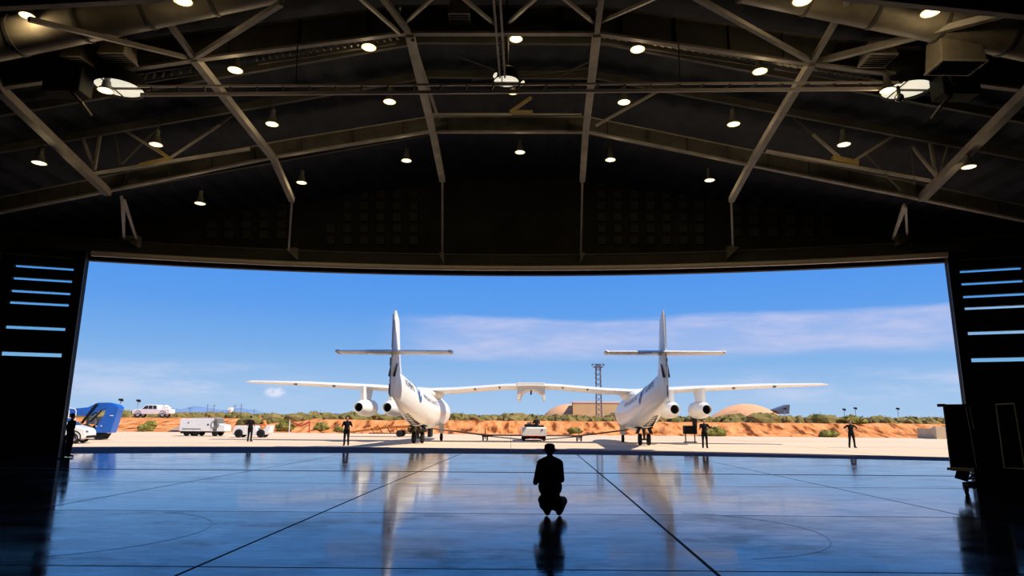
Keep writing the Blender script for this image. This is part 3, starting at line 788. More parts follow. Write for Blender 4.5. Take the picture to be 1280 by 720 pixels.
_o = mb.build('acoustic_panel', panel_m); panels.me = _o.data; bpy.data.objects.remove(_o)
panels(414, 517, 6, 229, 301, 6, {(0, 0), (0, 1), (0, 2), (0, 3)}, 'inner left')
panels(752, 874, 7, 229, 301, 6, {(5, 0), (6, 0)}, 'inner right')
panels(265, 352, 5, 255, 294, 4, {(0, 0), (1, 0), (2, 0), (0, 1), (1, 1)}, 'far left')
panels(920, 1034, 6, 246, 291, 4, {(5, 0)}, 'far right')

# ============================================================ THE AIRCRAFT
PL = thing('twin_fuselage_aircraft', (1.50, 49.6, 0), R(-2.6), 'large white twin-fuselage jet aircraft on the apron, tails towards the hangar', 'aircraft')
SEC = [(8.6, .06, 2.05, 2.2), (8.2, .36, 1.65, 2.55), (7.2, .62, 1.35, 2.85), (5.5, .84, 1.12, 3.12), (3.2, .98, .98, 3.35), (0, 1.04, .92, 3.42), (-3, 1.06, .96, 3.45),
       (-5, 1.0, 1.16, 3.55), (-7, .84, 1.52, 3.74), (-9, .60, 2.0, 4.0), (-10.8, .36, 2.45, 4.28), (-12, .20, 2.72, 4.5), (-12.7, .11, 2.95, 4.62)]
def secat(y):
    for a, b in zip(SEC, SEC[1:]):
        if b[0] <= y <= a[0]:
            t = (a[0] - y) / (a[0] - b[0]); return [a[k] + (b[k] - a[k]) * t for k in range(4)]
    return SEC[-1]
def surf(sx, y, ang, off=0.0):
    _, hw, zb, zt = secat(y); zc = (zb + zt) / 2; hz = (zt - zb) / 2
    return Vector((sx + (hw + off) * math.cos(ang), y, zc + (hz + off) * math.sin(ang)))
def airfoil(chord, th, n=10):
    up = []; lo = []
    for i in range(n + 1):
        t = i / n; h = th * 2.6 * (.2969 * math.sqrt(t) - .126 * t - .3516 * t * t + .2843 * t ** 3 - .1036 * t ** 4) / .26 * .5
        up.append((t, h)); lo.append((t, -h * .7))
    return [(chord * (.35 - t), h) for t, h in up] + [(chord * (.35 - t), h) for t, h in reversed(lo[1:-1])]
def wing_mesh(stations):
    """stations: (x, y, z, chord, thick)"""
    mb = MB(); rings = []
    for x, y, z, c, th in stations: rings.append([(x, y + a, z + h) for a, h in airfoil(c, th)])
    return mb.ring_loft(rings)
Hf = 7.65
for s in (-1, 1):
    sx = s * Hf
    mb = MB(); rings = []
    for i in range(len(SEC)):
        y = SEC[i][0]; rings.append([surf(sx, y, 2 * PI * k / 32) for k in range(32)])
    # refine along the length
    ys = [8.6, 8.45, 8.2, 7.8, 7.2, 6.4, 5.5, 4.4, 3.2, 1.6, 0, -1.5, -3, -4, -5, -6, -7, -8, -9, -10, -10.8, -11.4, -12, -12.4, -12.7]
    rings = [[surf(sx, y, 2 * PI * k / 32) for k in range(32)] for y in ys]
    mb.ring_loft(rings); fus = mb.build('fuselage', white_m, PL, True)
    # dorsal fillet + fin
    fin = MB(); rr = []
    for z, yt, c, w in ((2.85, -13.1, 1.3, .10), (3.4, -13.15, 2.2, .19), (4.3, -13.1, 2.6, .22), (4.8, -13.0, 2.1, .20), (5.35, -12.95, 1.8, .19), (6.4, -12.85, 1.45, .16), (7.25, -12.75, 1.15, .12), (7.75, -12.7, .35, .05)):
        rr.append([(sx + a, yt + b, z) for a, b in ((-.03, 0), (.03, 0), (w, c * .45), (w * .8, c * .8), (0, c), (-w * .8, c * .8), (-w, c * .45))])
    fin.ring_loft(rr); f = fin.build('tail_fin', white_m, PL, True)
    rd = MB().box((sx, -13.14, 4.0), (.05, .12, 2.0)).box((sx, -13.06, 6.5), (.04, .1, 1.9)); rd.build('rudder', mat('rudder_grey', (.50, .52, .58), .4), f)
    MB().box((sx, -12.55, 4.35), (.40, .9, .07), rx=.95).build('fin_stripe', letter_m, f)
    for zf, hf in ((3.25, .55), (4.75, .45)): MB().box((sx - .02, -13.15, zf), (.09, .05, hf)).build('rudder_panel', blue_m, f)
    rr = []
    for z, w in ((4.55, .205), (5.2, .197)):
        rr.append([(sx + a, -13.0 + b, z) for a, b in ((-.05, 0), (.05, 0), (w + .01, .85), (0, 2.0), (-w - .01, .85))])
    # stabiliser
    stab = wing_mesh([(sx - 3.28, -12.3, 5.36, .75, .10), (sx - 3.1, -12.3, 5.36, 1.2, .26), (sx, -12.4, 5.34, 1.5, .32), (sx + 3.1, -12.3, 5.36, 1.2, .26), (sx + 3.28, -12.3, 5.36, .75, .10)]).build('tailplane', white_m, PL, True)
    for e in (-1, 1):
        MB().ell((sx + e * 3.22, -12.35, 5.38), (.16, .60, .13), None, 12, 10).build('tip_fairing', white_m, stab, True)
    # painted blue inboard half
    b0, b1 = (sx - 1.55, sx - .18)
    wing_mesh([(b0, -12.36, 5.352, 1.40, .315), (b1, -12.39, 5.342, 1.52, .345)]).build('blue_panel', blue_m, stab, True)
    # main wing root fairing
    MB().ell((sx, 0.2, 3.42), (1.0, 2.6, .42), None, 20, 12).build('wing_fairing', white_m, PL, True)
    # main gear
    g = thing('x', (0, 0, 0), 0, None, None); g.name = 'main_gear'; g.parent = PL
    gy = -4.1
    MB().cyl((sx, gy, 1.35), (sx, gy, .42), .10, .08, 10).cyl((sx, gy + .8, 1.25), (sx, gy, .55), .05, .05, 8).cyl((sx, gy - .7, 1.3), (sx, gy, .7), .05, .05, 8).cyl((sx - .34, gy, .38), (sx + .34, gy, .38), .06, .06, 10).build('strut', gearm, g)
    for e in (-1, 1):
        MB().lathe([(.05, -.10), (.24, -.12), (.36, -.10), (.385, -.04), (.385, .04), (.36, .10), (.24, .12), (.05, .10)], (sx + e * .29, gy, .385), 24, 'x', True).build('wheel', rubber_m, g, True)
    MB().box((sx, gy + .1, 1.16), (1.0, 1.6, .10)).box((sx - .38, gy, 1.0), (.03, 1.4, .55), ry=.35).box((sx + .38, gy, 1.0), (.03, 1.4, .55), ry=-.35).build('gear_bay_door', black_m, g)
    for k in range(8):
        y = -5.6 - .42 * k; _, hw, zb, zt = secat(y); MB().box((sx + .05, y, zb + .03), (max(.25, .62 - .05 * k), .12, .10)).build('belly_vent', black_m, PL)
    # nose gear
    g = thing('x', (0, 0, 0), 0, None, None); g.name = 'nose_gear'; g.parent = PL; ny = 1.6; nx = sx - s * -.9 if s < 0 else sx - .9
    nx = sx + (.75 if s < 0 else -.75)
    MB().cyl((nx, ny, 1.3), (nx, ny, .28), .09, .06, 10).box((nx, ny - .05, .95), (.42, .05, .7)).build('strut', white_m, g)
    MB().lathe([(.04, -.08), (.24, -.09), (.28, -.05), (.28, .05), (.24, .09), (.04, .08)], (nx, ny - .05, .28), 20, 'x', True).build('wheel', rubber_m, g, True)
# centre + outer wings (one long gull wing)
ST = [(-21.5, -.3, 4.28, .9, .10), (-21.1, -.25, 4.28, 1.35, .24), (-17, 0, 4.16, 2.1, .42), (-12, .25, 3.92, 2.8, .54), (-9, .4, 3.74, 3.2, .58), (-7.65, .45, 3.64, 3.3, .60), (-5.5, .45, 3.74, 3.2, .56), (-2, .45, 4.02, 3.1, .52), (0, .45, 4.08, 3.1, .52)]
ST = ST + [(-x, y, z, c, th) for x, y, z, c, th in reversed(ST[:-1])]
wg = wing_mesh(ST).build('wing', white_m, PL, True)
for x, z in ((-17.5, 4.05), (-14.6, 3.92), (-4.1, 3.75), (-2.3, 3.86), (2.3, 3.86), (4.1, 3.75), (14.6, 3.92), (17.5, 4.05)):
    MB().ell((x, -1.2, z + .02), (.07, .4, .07), None, 10, 8).build('flap_fairing', grey_m, wg, True)
# centre pylon with arched underside
pr_ = [(-1.02, 4.28), (-1.02, 2.98), (-.94, 2.98)]
for k in range(11):
    a = PI * k / 10; pr_.append((-.86 * math.cos(a), 3.05 + .72 * math.sin(a)))
pr_ += [(.94, 2.98), (1.02, 2.98), (1.02, 4.28)]
MB().prism(pr_, -1.4, 2.2, 'y').build('launch_pylon', white_m, PL, False, None, .03)
MB().cyl((0, -1.2, 3.85), (0, 1.6, 3.85), .10, .10, 10).box((0, -1.2, 3.55), (.12, .3, .3)).build('release_hook', gearm, PL)
# engines
for ex in (-12.2, -10.15, 10.0, 12.2):
    wz = 3.72 + (abs(ex) - 9) * .065
    e = thing('x', (ex, -1.2, 2.40), 0, None, None); e.name = 'engine'; e.parent = PL
    MB().lathe([(.46, 1.65), (.54, 1.75), (.61, 1.55), (.63, 1.1), (.63, .3), (.60, -.3), (.50, -.95), (.40, -1.45), (.34, -1.75), (.31, -1.75), (.31, -1.3)], n=32, axis='y').build('nacelle', white_m, e, True)
    MB().lathe([(.315, -1.70), (.31, -1.2), (.001, -1.1)], n=28, axis='y').build('exhaust_nozzle', black_m, e, True)
    MB().lathe([(.47, 1.4), (.12, 1.25), (.001, 1.6)], n=24, axis='y').build('intake_fan', gearm, e, True)
    top = wz - 2.40
    MB().ring_loft([[(a, b, .50) for a, b in ((-.13, -.9), (.13, -.9), (.17, .3), (.06, 1.35), (-.06, 1.35), (-.17, .3))], [(a, b, top) for a, b in ((-.10, -1.0), (.10, -1.0), (.15, .5), (.06, 2.1), (-.06, 2.1), (-.15, .5))]]).build('pylon', white_m, e, True)
# lettering on the inner side of both fuselages: placed on the curved skin
def skin_text(txt, sx, side, y0, y1, ang0, hgt, m):
    cu = bpy.data.curves.new('t', 'FONT'); cu.body = txt; cu.size = 1; o = bpy.data.objects.new('t', cu); C.objects.link(o)
    dg = bpy.context.evaluated_depsgraph_get(); dg.update(); me = bpy.data.meshes.new_from_object(o.evaluated_get(dg)); bpy.data.objects.remove(o)
    bm = bmesh.new(); bm.from_mesh(me); bmesh.ops.triangulate(bm, faces=bm.faces)
    bmesh.ops.subdivide_edges(bm, edges=bm.edges, cuts=2, use_grid_fill=True)
    xs_ = [v.co.x for v in bm.verts]; a, b = min(xs_), max(xs_)
    for v in bm.verts:
        t = (v.co.x - a) / (b - a); y = y0 + (y1 - y0) * t; _, hw, zb, zt = secat(y)
        ang = ang0 + v.co.y * hgt / max(.5, hw)
        p = surf(sx, y, ang, .015); v.co = Vector((sx + side * (p.x - sx), p.y, p.z))
    bm.to_mesh(me); bm.free(); ob = bpy.data.objects.new('lettering', me); C.objects.link(ob); me.materials.append(m); ob.parent = PL; return ob
skin_text('N348MS', -Hf, 1, -10.6, -8.9, .28, .36, letter_m)
skin_text('VIRGIN GALACTIC', -Hf, 1, -6.9, -1.6, .30, .40, letter_m)
skin_text('VIRGIN GALACTIC', Hf, -1, -1.6, -6.9, .30, .40, letter_m)
skin_text('N348MS', Hf, -1, -8.9, -10.6, .28, .36, letter_m)
for sx, side in ((-Hf, 1), (Hf, -1)):
    mb = MB(); n = 22; rim = []
    for k in range(n):
        a = 2 * PI * k / n; yy = -7.85 + .36 * math.cos(a); an = .42 + .78 * math.sin(a) * (1 if math.sin(a) > 0 else .7)
        yy += .10 * math.sin(a) * -1
        wd = .45 + .55 * (1 - max(0, math.sin(a)))
        yy = -7.85 + (yy + 7.85) * wd
        p = surf(0, yy, an, .02); rim.append((sx + side * p.x, p.y, p.z))
    p = surf(0, -7.85, .35, .03); ctr = (sx + side * p.x, p.y, p.z)
    mb.add(rim + [ctr], [(k, (k + 1) % n, n) for k in range(n)]); mb.build('emblem', emblem_m, PL)
    p = surf(0, -7.85, .30, .05)
    MB().ell((sx + side * p.x, p.y, p.z), (.03, .12, .12), None, 12, 8).build('emblem_centre', white_m, PL)

# ============================================================ TOW EQUIPMENT
def wheel(mb, c, r, w, axis='x', n=20):
    mb.lathe([(r * .2, -w / 2), (r * .75, -w / 2), (r * .95, -w * .4), (r, -w * .2), (r, w * .2), (r * .95, w * .4), (r * .75, w / 2), (r * .2, w / 2)], c, n, axis, True)
tb = thing('tow_bar', (1.6, 52.3, 0), 0, 'long wide tow bar on small twin wheels linking both landing gears to the tug', 'tow bar')
La, Lb = Vector((-7.1, -4.6, .95)), Vector((-3.6, 0, .42)); Ra, Rb = Vector((6.9, -3.4, .95)), Vector((3.7, 0, .42)); Md = Vector((.2, .2, .30))
bar_m = mat('tow_bar_brown', (.12, .07, .05), .6, .2)
MB().path([La, Lb, Rb, Ra], .055, 8).build('crossbar', bar_m, tb)
MB().path([Lb + Vector((0, 0, -.05)), Vector((-.9, .3, .12)), Md + Vector((-.3, 0, -.1))], .04, 8).path([Rb + Vector((0, 0, -.05)), Vector((1.1, .3, .12)), Md + Vector((.3, 0, -.1))], .04, 8).build('drawbar', bar_m, tb)
for q in (Lb, Rb):
    MB().cyl(q + Vector((0, 0, -.3)), q + Vector((0, 0, .55)), .04, .04, 8).box(q + Vector((0, 0, -.08)), (.5, .3, .12)).build('dolly', gearm, tb)
    for e in (-1, 1):
        mb = MB(); wheel(mb, q + Vector((e * .16, 0, -.27)), .15, .11); mb.build('wheel', rubber_m, tb, True)
tg = thing('tow_tug', (1.80, 53.2, 0), 0, 'low white tow tractor between the fuselages with a driver on top', 'tow tractor')
MB().prism([(-1.0, .38), (-1.0, .98), (-.9, 1.05), (2.2, 1.05), (2.6, .9), (2.6, .38)], -.95, .95).build('body', vwhite, tg, False, None, .03)
MB().box((0, -1.02, .38), (1.5, .08, .05)).box((0, -1.1, .20), (.5, .2, .08)).build('bumper', red_m, tg)
MB().box((0, .6, .30), (1.6, 3.0, .22)).build('chassis', black_m, tg)
MB().box((-.35, .2, 1.16), (.75, .6, .22)).box((.6, .6, 1.12), (.45, .45, .14)).box((.05, -.45, 1.10), (.12, .12, .12)).build('seat', black_m, tg)
MB().box((-.35, .45, 1.32), (.35, .12, .20)).build('headrest', grey_m, tg)
MB().cyl((.1, 1.1, 1.05), (.05, .85, 1.36), .02, .02, 6).lathe([(.17, 0), (.19, .0), (.19, .02), (.17, .02), (.17, 0)], (.05, .85, 1.36), 16).build('steering_wheel', black_m, tg)
MB().cyl((.62, -1.0, .85), (.62, -1.03, .85), .06, .06, 12).build('tail_lamp', black_m, tg)
for x in (-.8, .8):
    for y in (-.4, 2.0):
        mb = MB(); wheel(mb, (x, y, .31), .31, .26); mb.build('wheel', rubber_m, tg, True)

# ramp trailer (long orange sloping bed on wheels) under the left wing
rt = thing('ramp_trailer', (-10.5, 62.0, 0), 0, 'long orange sloping ramp trailer on small wheels behind the man under the left wing', 'trailer')
orange = mat('rust_orange', (.50, .16, .04), .7, 0, .2, .3, 1.5)
MB().prism([(-4.2, .32), (-4.2, .44), (-1.0, .92), (1.8, 1.08), (3.2, 1.08), (3.2, .86), (1.8, .84), (-1, .72)], -1, 1, 'y').build('bed', orange, rt)
MB().box((3.05, 0, .45), (.28, 1.7, .85)).box((1.9, 0, .35), (.1, 1.2, .6)).build('support_leg', black_m, rt)
mb = MB()
for k in range(7): mb.cyl((-2.2 + .75 * k, -.98, .75), (-1.9 + .75 * k, -.98, .30), .04, .04, 6)
mb.cyl((-2.4, -.98, .30), (2.6, -.98, .34), .04, .04, 6); mb.build('underframe', black_m, rt)
for x in (.2, -.0):
    pass
for e in (-.9, .9):
    mb = MB(); wheel(mb, (.35, e, .30), .30, .2, 'y'); mb.build('wheel', rubber_m, rt, True)

# black equipment case right of centre
q = atz(876, 548); bc = thing('equipment_case', (13.6, 51.0, 0), 0, 'black equipment case on a stand left of the man under the right engines', 'equipment case')
MB().box((0, 0, .95), (.95, .55, .62)).build('case', black_m, bc, False, None, .03)
MB().box((.42, .1, 1.5), (.34, .12, .75)).build('upright_post', black_m, bc, False, None, .02)
MB().box((-.35, 0, .32), (.07, .07, .64)).box((.35, 0, .32), (.07, .07, .64)).box((0, 0, .05), (.9, .5, .06)).build('stand', black_m, bc)

# ============================================================ VEHICLES
def tyre(parent, c, r, w, hub=chrome_m, axis='x'):
    mb = MB(); wheel(mb, c, r, w, axis, 24); t_ = mb.build('wheel', rubber_m, parent, True)
    h = MB(); o = Vector((w * .02, 0, 0)) if axis == 'x' else Vector((0, w * .02, 0)); d = Vector((w / 2 + .01, 0, 0)) if axis == 'x' else Vector((0, w / 2 + .01, 0))
    h.cyl(Vector(c) - d, Vector(c) + d, r * .58, r * .58, 20); h.build('hub', hub, t_, True)
# ground power cart
gp = thing('ground_power_cart', (-27.1, 59.6, 0), R(2), 'white boxy ground power cart with black wheels left of the first man', 'cart')
MB().prism([(-1.95, .42), (-1.95, 1.42), (-1.88, 1.50), (.95, 1.50), (.95, .42)], -.8, .8, 'y').build('body', vwhite, gp, False, None, .03)
MB().prism([(1.25, .42), (1.25, 1.1), (1.75, .98), (1.95, .9), (1.95, .42)], -.75, .75, 'y').build('hood', vwhite, gp, False, None, .03)
MB().box((1.1, 0, .95), (.3, 1.5, 1.1)).lathe([(.30, 0), (.36, 0), (.36, -.06), (.30, -.06), (.30, 0)], (1.1, -.78, 1.0), 20, 'y').build('hose_reel', grey_m, gp)
MB().box((-.9, -.81, .62), (1.6, .02, .05)).box((-1.2, -.81, 1.15), (.10, .02, .08)).box((.5, -.81, 1.0), (.14, .02, .12)).build('vent', black_m, gp)
MB().box((-.2, 0, .36), (3.4, 1.2, .12)).box((-1.0, -.5, .34), (1.7, .5, .2)).build('chassis', black_m, gp)
for x in (-1.35, -.55, 1.1):
    for e in (-.62, .62): tyre(gp, (x, e, .27), .27, .2, black_m, 'y')
# small white tug
st = thing('baggage_tug', (-21.75, 56.6, 0), R(4), 'small low white open tug behind the first man', 'tug')
MB().prism([(-1.45, .22), (-1.45, .72), (-1.2, .95), (.3, .98), (.5, .62), (1.0, .62), (1.3, .98), (1.62, 1.0), (1.5, .35), (1.2, .22)], -.62, .62, 'y').build('body', vwhite, st, False, None, .04)
MB().cyl((.35, 0, .6), (.10, 0, 1.12), .025, .025, 6).build('steering_column', black_m, st)
MB().box((.85, 0, .78), (.35, .8, .12)).box((.98, 0, 1.15), (.10, .7, .55), ry=-.45).build('seat', mat('seat_orange', (.60, .20, .03), .6), st, False, None, .03)
for x in (-.95, .85):
    for e in (-.6, .6): tyre(st, (x, e, .34), .34, .24, black_m, 'y')
# pickup truck on the bank
px_, py_ = -54.3, 101.5; pz = dirt_h(px_, py_)
pk = thing('pickup_truck', (px_, py_, pz), R(3), 'white four-door pickup truck parked side-on on the dirt bank at far left', 'pickup truck')
MB().prism([(-2.75, .55), (-2.78, 1.02), (-2.6, 1.14), (-1.55, 1.24), (-.85, 1.82), (-.6, 1.90), (.75, 1.90), (.95, 1.80), (.98, 1.28), (2.75, 1.28), (2.78, .62), (2.4, .52), (-2.4, .50)], -.95, .95, 'y').build('body', vwhite, pk, False, None, .05)
MB().prism([(-1.25, 1.30), (-.80, 1.76), (-.45, 1.78), (-.45, 1.30)], -.97, .97, 'y').prism([(-.36, 1.30), (-.36, 1.78), (.20, 1.78), (.20, 1.30)], -.97, .97, 'y').prism([(.30, 1.30), (.30, 1.78), (.75, 1.76), (.82, 1.30)], -.97, .97, 'y').build('side_window', glass_dark, pk)
MB().prism([(-2.86, .48), (-2.86, 1.0), (-2.62, 1.06), (-2.62, .48)], -.9, .9, 'y').build('grille', black_m, pk)
MB().box((1.85, 0, 1.42), (.9, 1.2, .35)).ell((1.75, 0, 1.62), (.45, .5, .26)).build('load', mat('load_cream', (.75, .68, .60), .8), pk)
for x in (-1.85, 1.75):
    for e in (-.82, .82): tyre(pk, (x, e, .42), .42, .28, chrome_m, 'y')
    MB().lathe([(.46, -.01), (.52, -.01), (.52, .01), (.46, .01)], (x, -.965, .5), 24, 'y').build('wheel_arch', black_m, pk)
# white car, nose to the right
wc = thing('white_car', (-26.9, 41.9, 0), R(14), 'white car at far left, its front wheel showing beside the left door', 'car')
MB().prism([(-3.6, .30), (-3.65, .95), (-3.2, 1.12), (-2.4, 1.52), (-1.0, 1.55), (-.15, 1.10), (.50, .90), (.66, .72), (.68, .42), (.56, .26), (-3.3, .24)], -.9, .9, 'y').build('body', vwhite, wc, False, None, .06)
MB().prism([(-2.3, 1.08), (-2.1, 1.42), (-1.1, 1.45), (-.45, 1.10)], -.93, .93, 'y').build('side_window', glass_dark, wc)
MB().prism([(-.12, 1.12), (-.9, 1.52), (-.98, 1.5), (-.25, 1.1)], -.75, .75, 'y').build('windscreen', glass_dark, wc)
MB().box((.48, -.72, .74), (.42, .30, .09), ry=.1).build('headlamp', glass_dark, wc); MB().box((.67, 0, .40), (.08, 1.5, .14)).build('grille', black_m, wc)
for x in (-2.9, 0.0):
    for e in (-.80, .80): tyre(wc, (x, e, .34), .34, .22, chrome_m, 'y')
    MB().lathe([(.37, -.01), (.43, -.01), (.43, .01), (.37, .01)], (x, -.91, .36), 24, 'y').build('wheel_arch', black_m, wc)
# blue boom lift
bl = thing('boom_lift', (-29.85, 48.6, 0), R(0), 'blue articulated boom lift folded down behind the white car', 'boom lift')
MB().prism([(.10, .49), (1.39, .49), (1.76, 2.27), (1.57, 2.45), (.9, 2.45), (.80, 1.85), (.55, 1.30)], -.85, -.1, 'y').build('turret', vblue, bl, False, None, .04)
MB().prism([(-2.6, 1.75), (-2.6, 2.05), (-.5, 2.28), (.15, 2.60), (.9, 2.62), (1.6, 2.45), (1.5, 2.1), (.8, 2.08), (.1, 1.95), (-.3, 1.65)], -.75, -.2, 'y').build('boom', vblue, bl, False, None, .03)
MB().cyl((-.75, -.82, 1.15), (.15, -.82, 2.5), .09, .09, 10).cyl((-.1, -.85, 1.2), (.6, -.85, 2.1), .05, .05, 8).build('lift_cylinder', black_m, bl)
MB().box((-.25, -.2, 1.35), (.7, .8, .55)).cyl((-.3, -.65, 1.4), (.1, -.65, 1.8), .08, .08, 10).build('engine_deck', grey_m, bl, False, None, .03)
MB().box((-1.1, 0, .62), (2.6, 1.5, .4)).build('chassis', black_m, bl)
mb = MB()
for x in (-1.7, -1.2): mb.path([(x, -.9, 1.0), (x, -.9, 2.0), (x - .12, -.9, 2.15), (x - .5, -.9, 2.2)], .03, 6)
mb.path([(-1.7, -.9, 1.5), (-1.2, -.9, 1.5)], .03, 6); mb.build('guard_rail', vwhite, bl)
for a_, b_, c_ in ((.35, .95, .1), (.7, .97, .1), (1.35, 1.7, .25)): MB().box((a_, -.87, b_), (c_, .02, .06)).build('decal', vwhite, bl)
for x, r in ((-.50, .55), (-2.6, .55)):
    for e in (-.8, .8): tyre(bl, (x, e, r), r, .35, grey_m, 'y')
MB().prism([(.0, .45), (.12, .10), (.75, .04), (1.0, .45)], -.8, 0, 'y').build('counterweight', black_m, bl)

# red and white barrier on the bank
o = thing('barrier_fence', (-23.2, 74.2, 0), 0, 'short red and white barrier at the foot of the dirt bank behind the first man', 'barrier')
MB().box((-1.3, 0, .7), (.08, .08, 1.4)).build('post', vwhite, o); MB().box((.9, 0, .65), (.10, .08, 1.3)).build('post', red_m, o)
MB().bar((-1.3, 0, 1.25), (0, 0, .75), .06, .14).bar((0, 0, .75), (.9, 0, 1.2), .06, .14).build('board', red_m, o)

# ============================================================ FAR THINGS
b_ = thing('hangar_building', (25.9, 200, 0), R(-4), 'distant tan flat-roofed building with white roof edge right of centre', 'building')
MB().box((0, 5, 3.2), (14.8, 12, 7.0)).build('wall', tan_m, b_); MB().box((0, 5, 6.9), (15.0, 12.2, .55)).build('roof', roofw_m, b_)
MB().box((-7.45, 2, 3.2), (.12, 8, 6.4)).build('side_cladding', mat('cladding_brown', (.18, .12, .09), .8), b_)
MB().box((4.5, -1.05, 2.2), (1.2, .1, 3.2)).build('door', mat('door_tan', (.35, .24, .13), .8), b_)
def mound(loc, rx, ry, h, lab):
    mb = MB(); rings = []
    for i in range(9):
        a = PI / 2 * i / 8; rings.append([(rx * math.cos(a) * math.cos(2 * PI * k / 36), ry * math.cos(a) * math.sin(2 * PI * k / 36), h * math.sin(a) ** 1.05) for k in range(36)])
    mb.ring_loft(rings, False); o = mb.build('earth_mound', shell_m, None, True, loc); tag(o, lab, 'earth mound'); return o
mound((19.0, 215, 0), 9.5, 8, 6.6, 'rounded orange earth mound partly behind the tan building')
sh = thing('shell_building', (77.5, 220, 0), 0, 'distant low tan shell-roofed building like a smooth dome on the right', 'building')
mb = MB(); rings = []
for i in range(25):
    t = -1 + 2 * i / 24; hx = 13.8 * t; top = 6.0 * max(0, 1 - abs(t) ** 2.0) + 1.2
    rings.append([(hx, -6 * math.sqrt(max(0.02, 1 - t * t)) - 0, 1.0 + (.2 + 1.9 * max(0, 1 - ((t - .18) / .52) ** 2)) * 1.0), (hx, -4 * math.sqrt(max(.02, 1 - t * t)), 1.2 + (top - 1.2) * .75), (hx, 0, top), (hx, 8 * math.sqrt(max(0.02, 1 - t * t)), 1.0)])
mb.ring_loft(rings, False, False); mb.build('shell_roof', shell_m, sh, True)
MB().box((2, -1.5, 1.6), (17, 7, 3.2)).build('glass_front', mat('dark_facade', (.06, .055, .06), .6), sh)  # dark front filling the arch below the shell
MB().add([(8.5, -2, 5.2), (13.8, -2, 7.0), (13.3, -2, 4.0), (10.8, -2, 4.0), (8.5, 3, 5.2), (13.8, 3, 7.0), (13.3, 3, 4.0), (10.8, 3, 4.0)],
         [(0, 1, 2, 3), (7, 6, 5, 4), (0, 4, 5, 1), (1, 5, 6, 2), (2, 6, 7, 3), (3, 7, 4, 0)]).build('canopy', mat('canopy_blue_grey', (.09, .12, .17), .5), sh)
# lattice tower
tw = thing('lattice_tower', (25.0, 190, 1.0), 0, 'tall grey lattice mast with a wide lamp head behind the right inner wing', 'mast')
H = 15.6
mb = MB()
for sx_, sy_ in ((-1, -1), (1, -1), (1, 1), (-1, 1)): mb.bar((sx_ * .85, sy_ * .85, -1), (sx_ * .55, sy_ * .55, H), .16, .16)
mb.build('leg', tower_m, tw)
mb = MB(); k = 11
for i in range(k):
    z0 = H * i / k; z1 = H * (i + 1) / k
    for s_ in (-1, 1):
        mb.bar((-.8, s_ * .8, z0), (.8, s_ * .8, z1), .08, .08); mb.bar((.8, s_ * .8, z0), (-.8, s_ * .8, z1), .08, .08); mb.bar((s_ * .8, -.8, z0), (s_ * .8, .8, z1), .1, .1)
mb.build('lattice', tower_m, tw)
MB().box((0, 0, H), (2.6, 2.2, .3)).box((0, 0, H + .45), (1.5, 1.5, .6)).box((0, 0, H + .85), (3.6, .4, .14)).box((-1.6, 0, H + .6), (.5, .5, .4)).box((1.6, 0, H + .6), (.5, .5, .4)).build('lamp_head', tower_m, tw)
# control tower and low buildings at far left
ct = thing('control_tower', (-166, 395, 1.0), 0, 'tiny white control tower on the skyline left of the left wing', 'tower')
MB().box((0, 0, 2.2), (1.5, 3, 8)).build('shaft', roofw_m, ct); MB().box((0, 0, 5.2), (2.0, 4, 1.2)).build('cab', roofw_m, ct)
for i, (x, w, h) in enumerate(((-172.5, 8, 1.2), (-184, 5, 1.6))):
    o = thing('shed', (x, 395, .8), 0, 'tiny white low building on the skyline %s' % ('beside the control tower' if i == 0 else 'left of the control tower, the farther one'), 'building')
    MB().box((0, 0, .9), (w, 6, h)).build('wall', roofw_m, o); MB().box((0, 0, .95 + h / 2), (w + .4, 6.4, .2)).build('roof', roofw_m, o)
# light poles and masts
def pole(px, ytop, y, lab, head=1.0, w=.06):
    p = U(px, ytop, y); o = thing('light_pole', (p.x, y, 1.0), 0, lab, 'light pole')
    MB().cyl((0, 0, -.3), (0, 0, p.z - 1.0), w * 1.3, w, 8).build('pole', mat('pole_metal', (.42, .46, .52), .5, .2), o)
    MB().box((0, 0, p.z - .95), (.45 * head, .5, .3)).box((.2 * head, 0, p.z - 1.1), (.3 * head, .3, .2)).build('lamp_head', black_m if head else tower_m, o, False, None, .03)
pole(151, 500, 100, 'light pole with dark lamp head right above the blue boom lift'); pole(173, 501, 105, 'light pole with dark lamp head above the nose of the pickup')
pole(843, 514, 160, 'small dark lamp on a thin pole between the right engines', 1.2); pole(981, 511, 150, 'lamp pole at the right end of the distant shell building')
pole(1055, 512, 130, 'left one of two close lamp poles behind the man with spread arms'); pole(1069, 510.5, 130, 'right one of two close lamp poles behind the man with spread arms'); pole(1122, 511, 130, 'lone lamp pole at far right left of the trolley')
def mast(px, ytop, y, lab):
    p = U(px, ytop, y); o = thing('power_pole', (p.x, y, 1.0), 0, lab, 'power pole')
    MB().cyl((0, 0, -.3), (0, 0, p.z - 1.0), .16, .10, 6).build('pole', tower_m, o); MB().box((0, 0, p.z - 1.9), (2.2, .15, .12)).build('crossarm', tower_m, o)
for i, (px, yt) in enumerate(((238, 508), (260, 504.5), (268, 505), (294, 505), (302, 504.5), (318, 510.5), (393, 512))):
    mast(px, yt, 300, 'thin power pole on the left skyline, ' + ('above the ground power cart', 'left of the pair above the power cart end', 'right of the pair above the power cart end', 'just left of the control tower', 'just right of the control tower', 'right above the small white tug', 'standing alone under the left wing')[i])

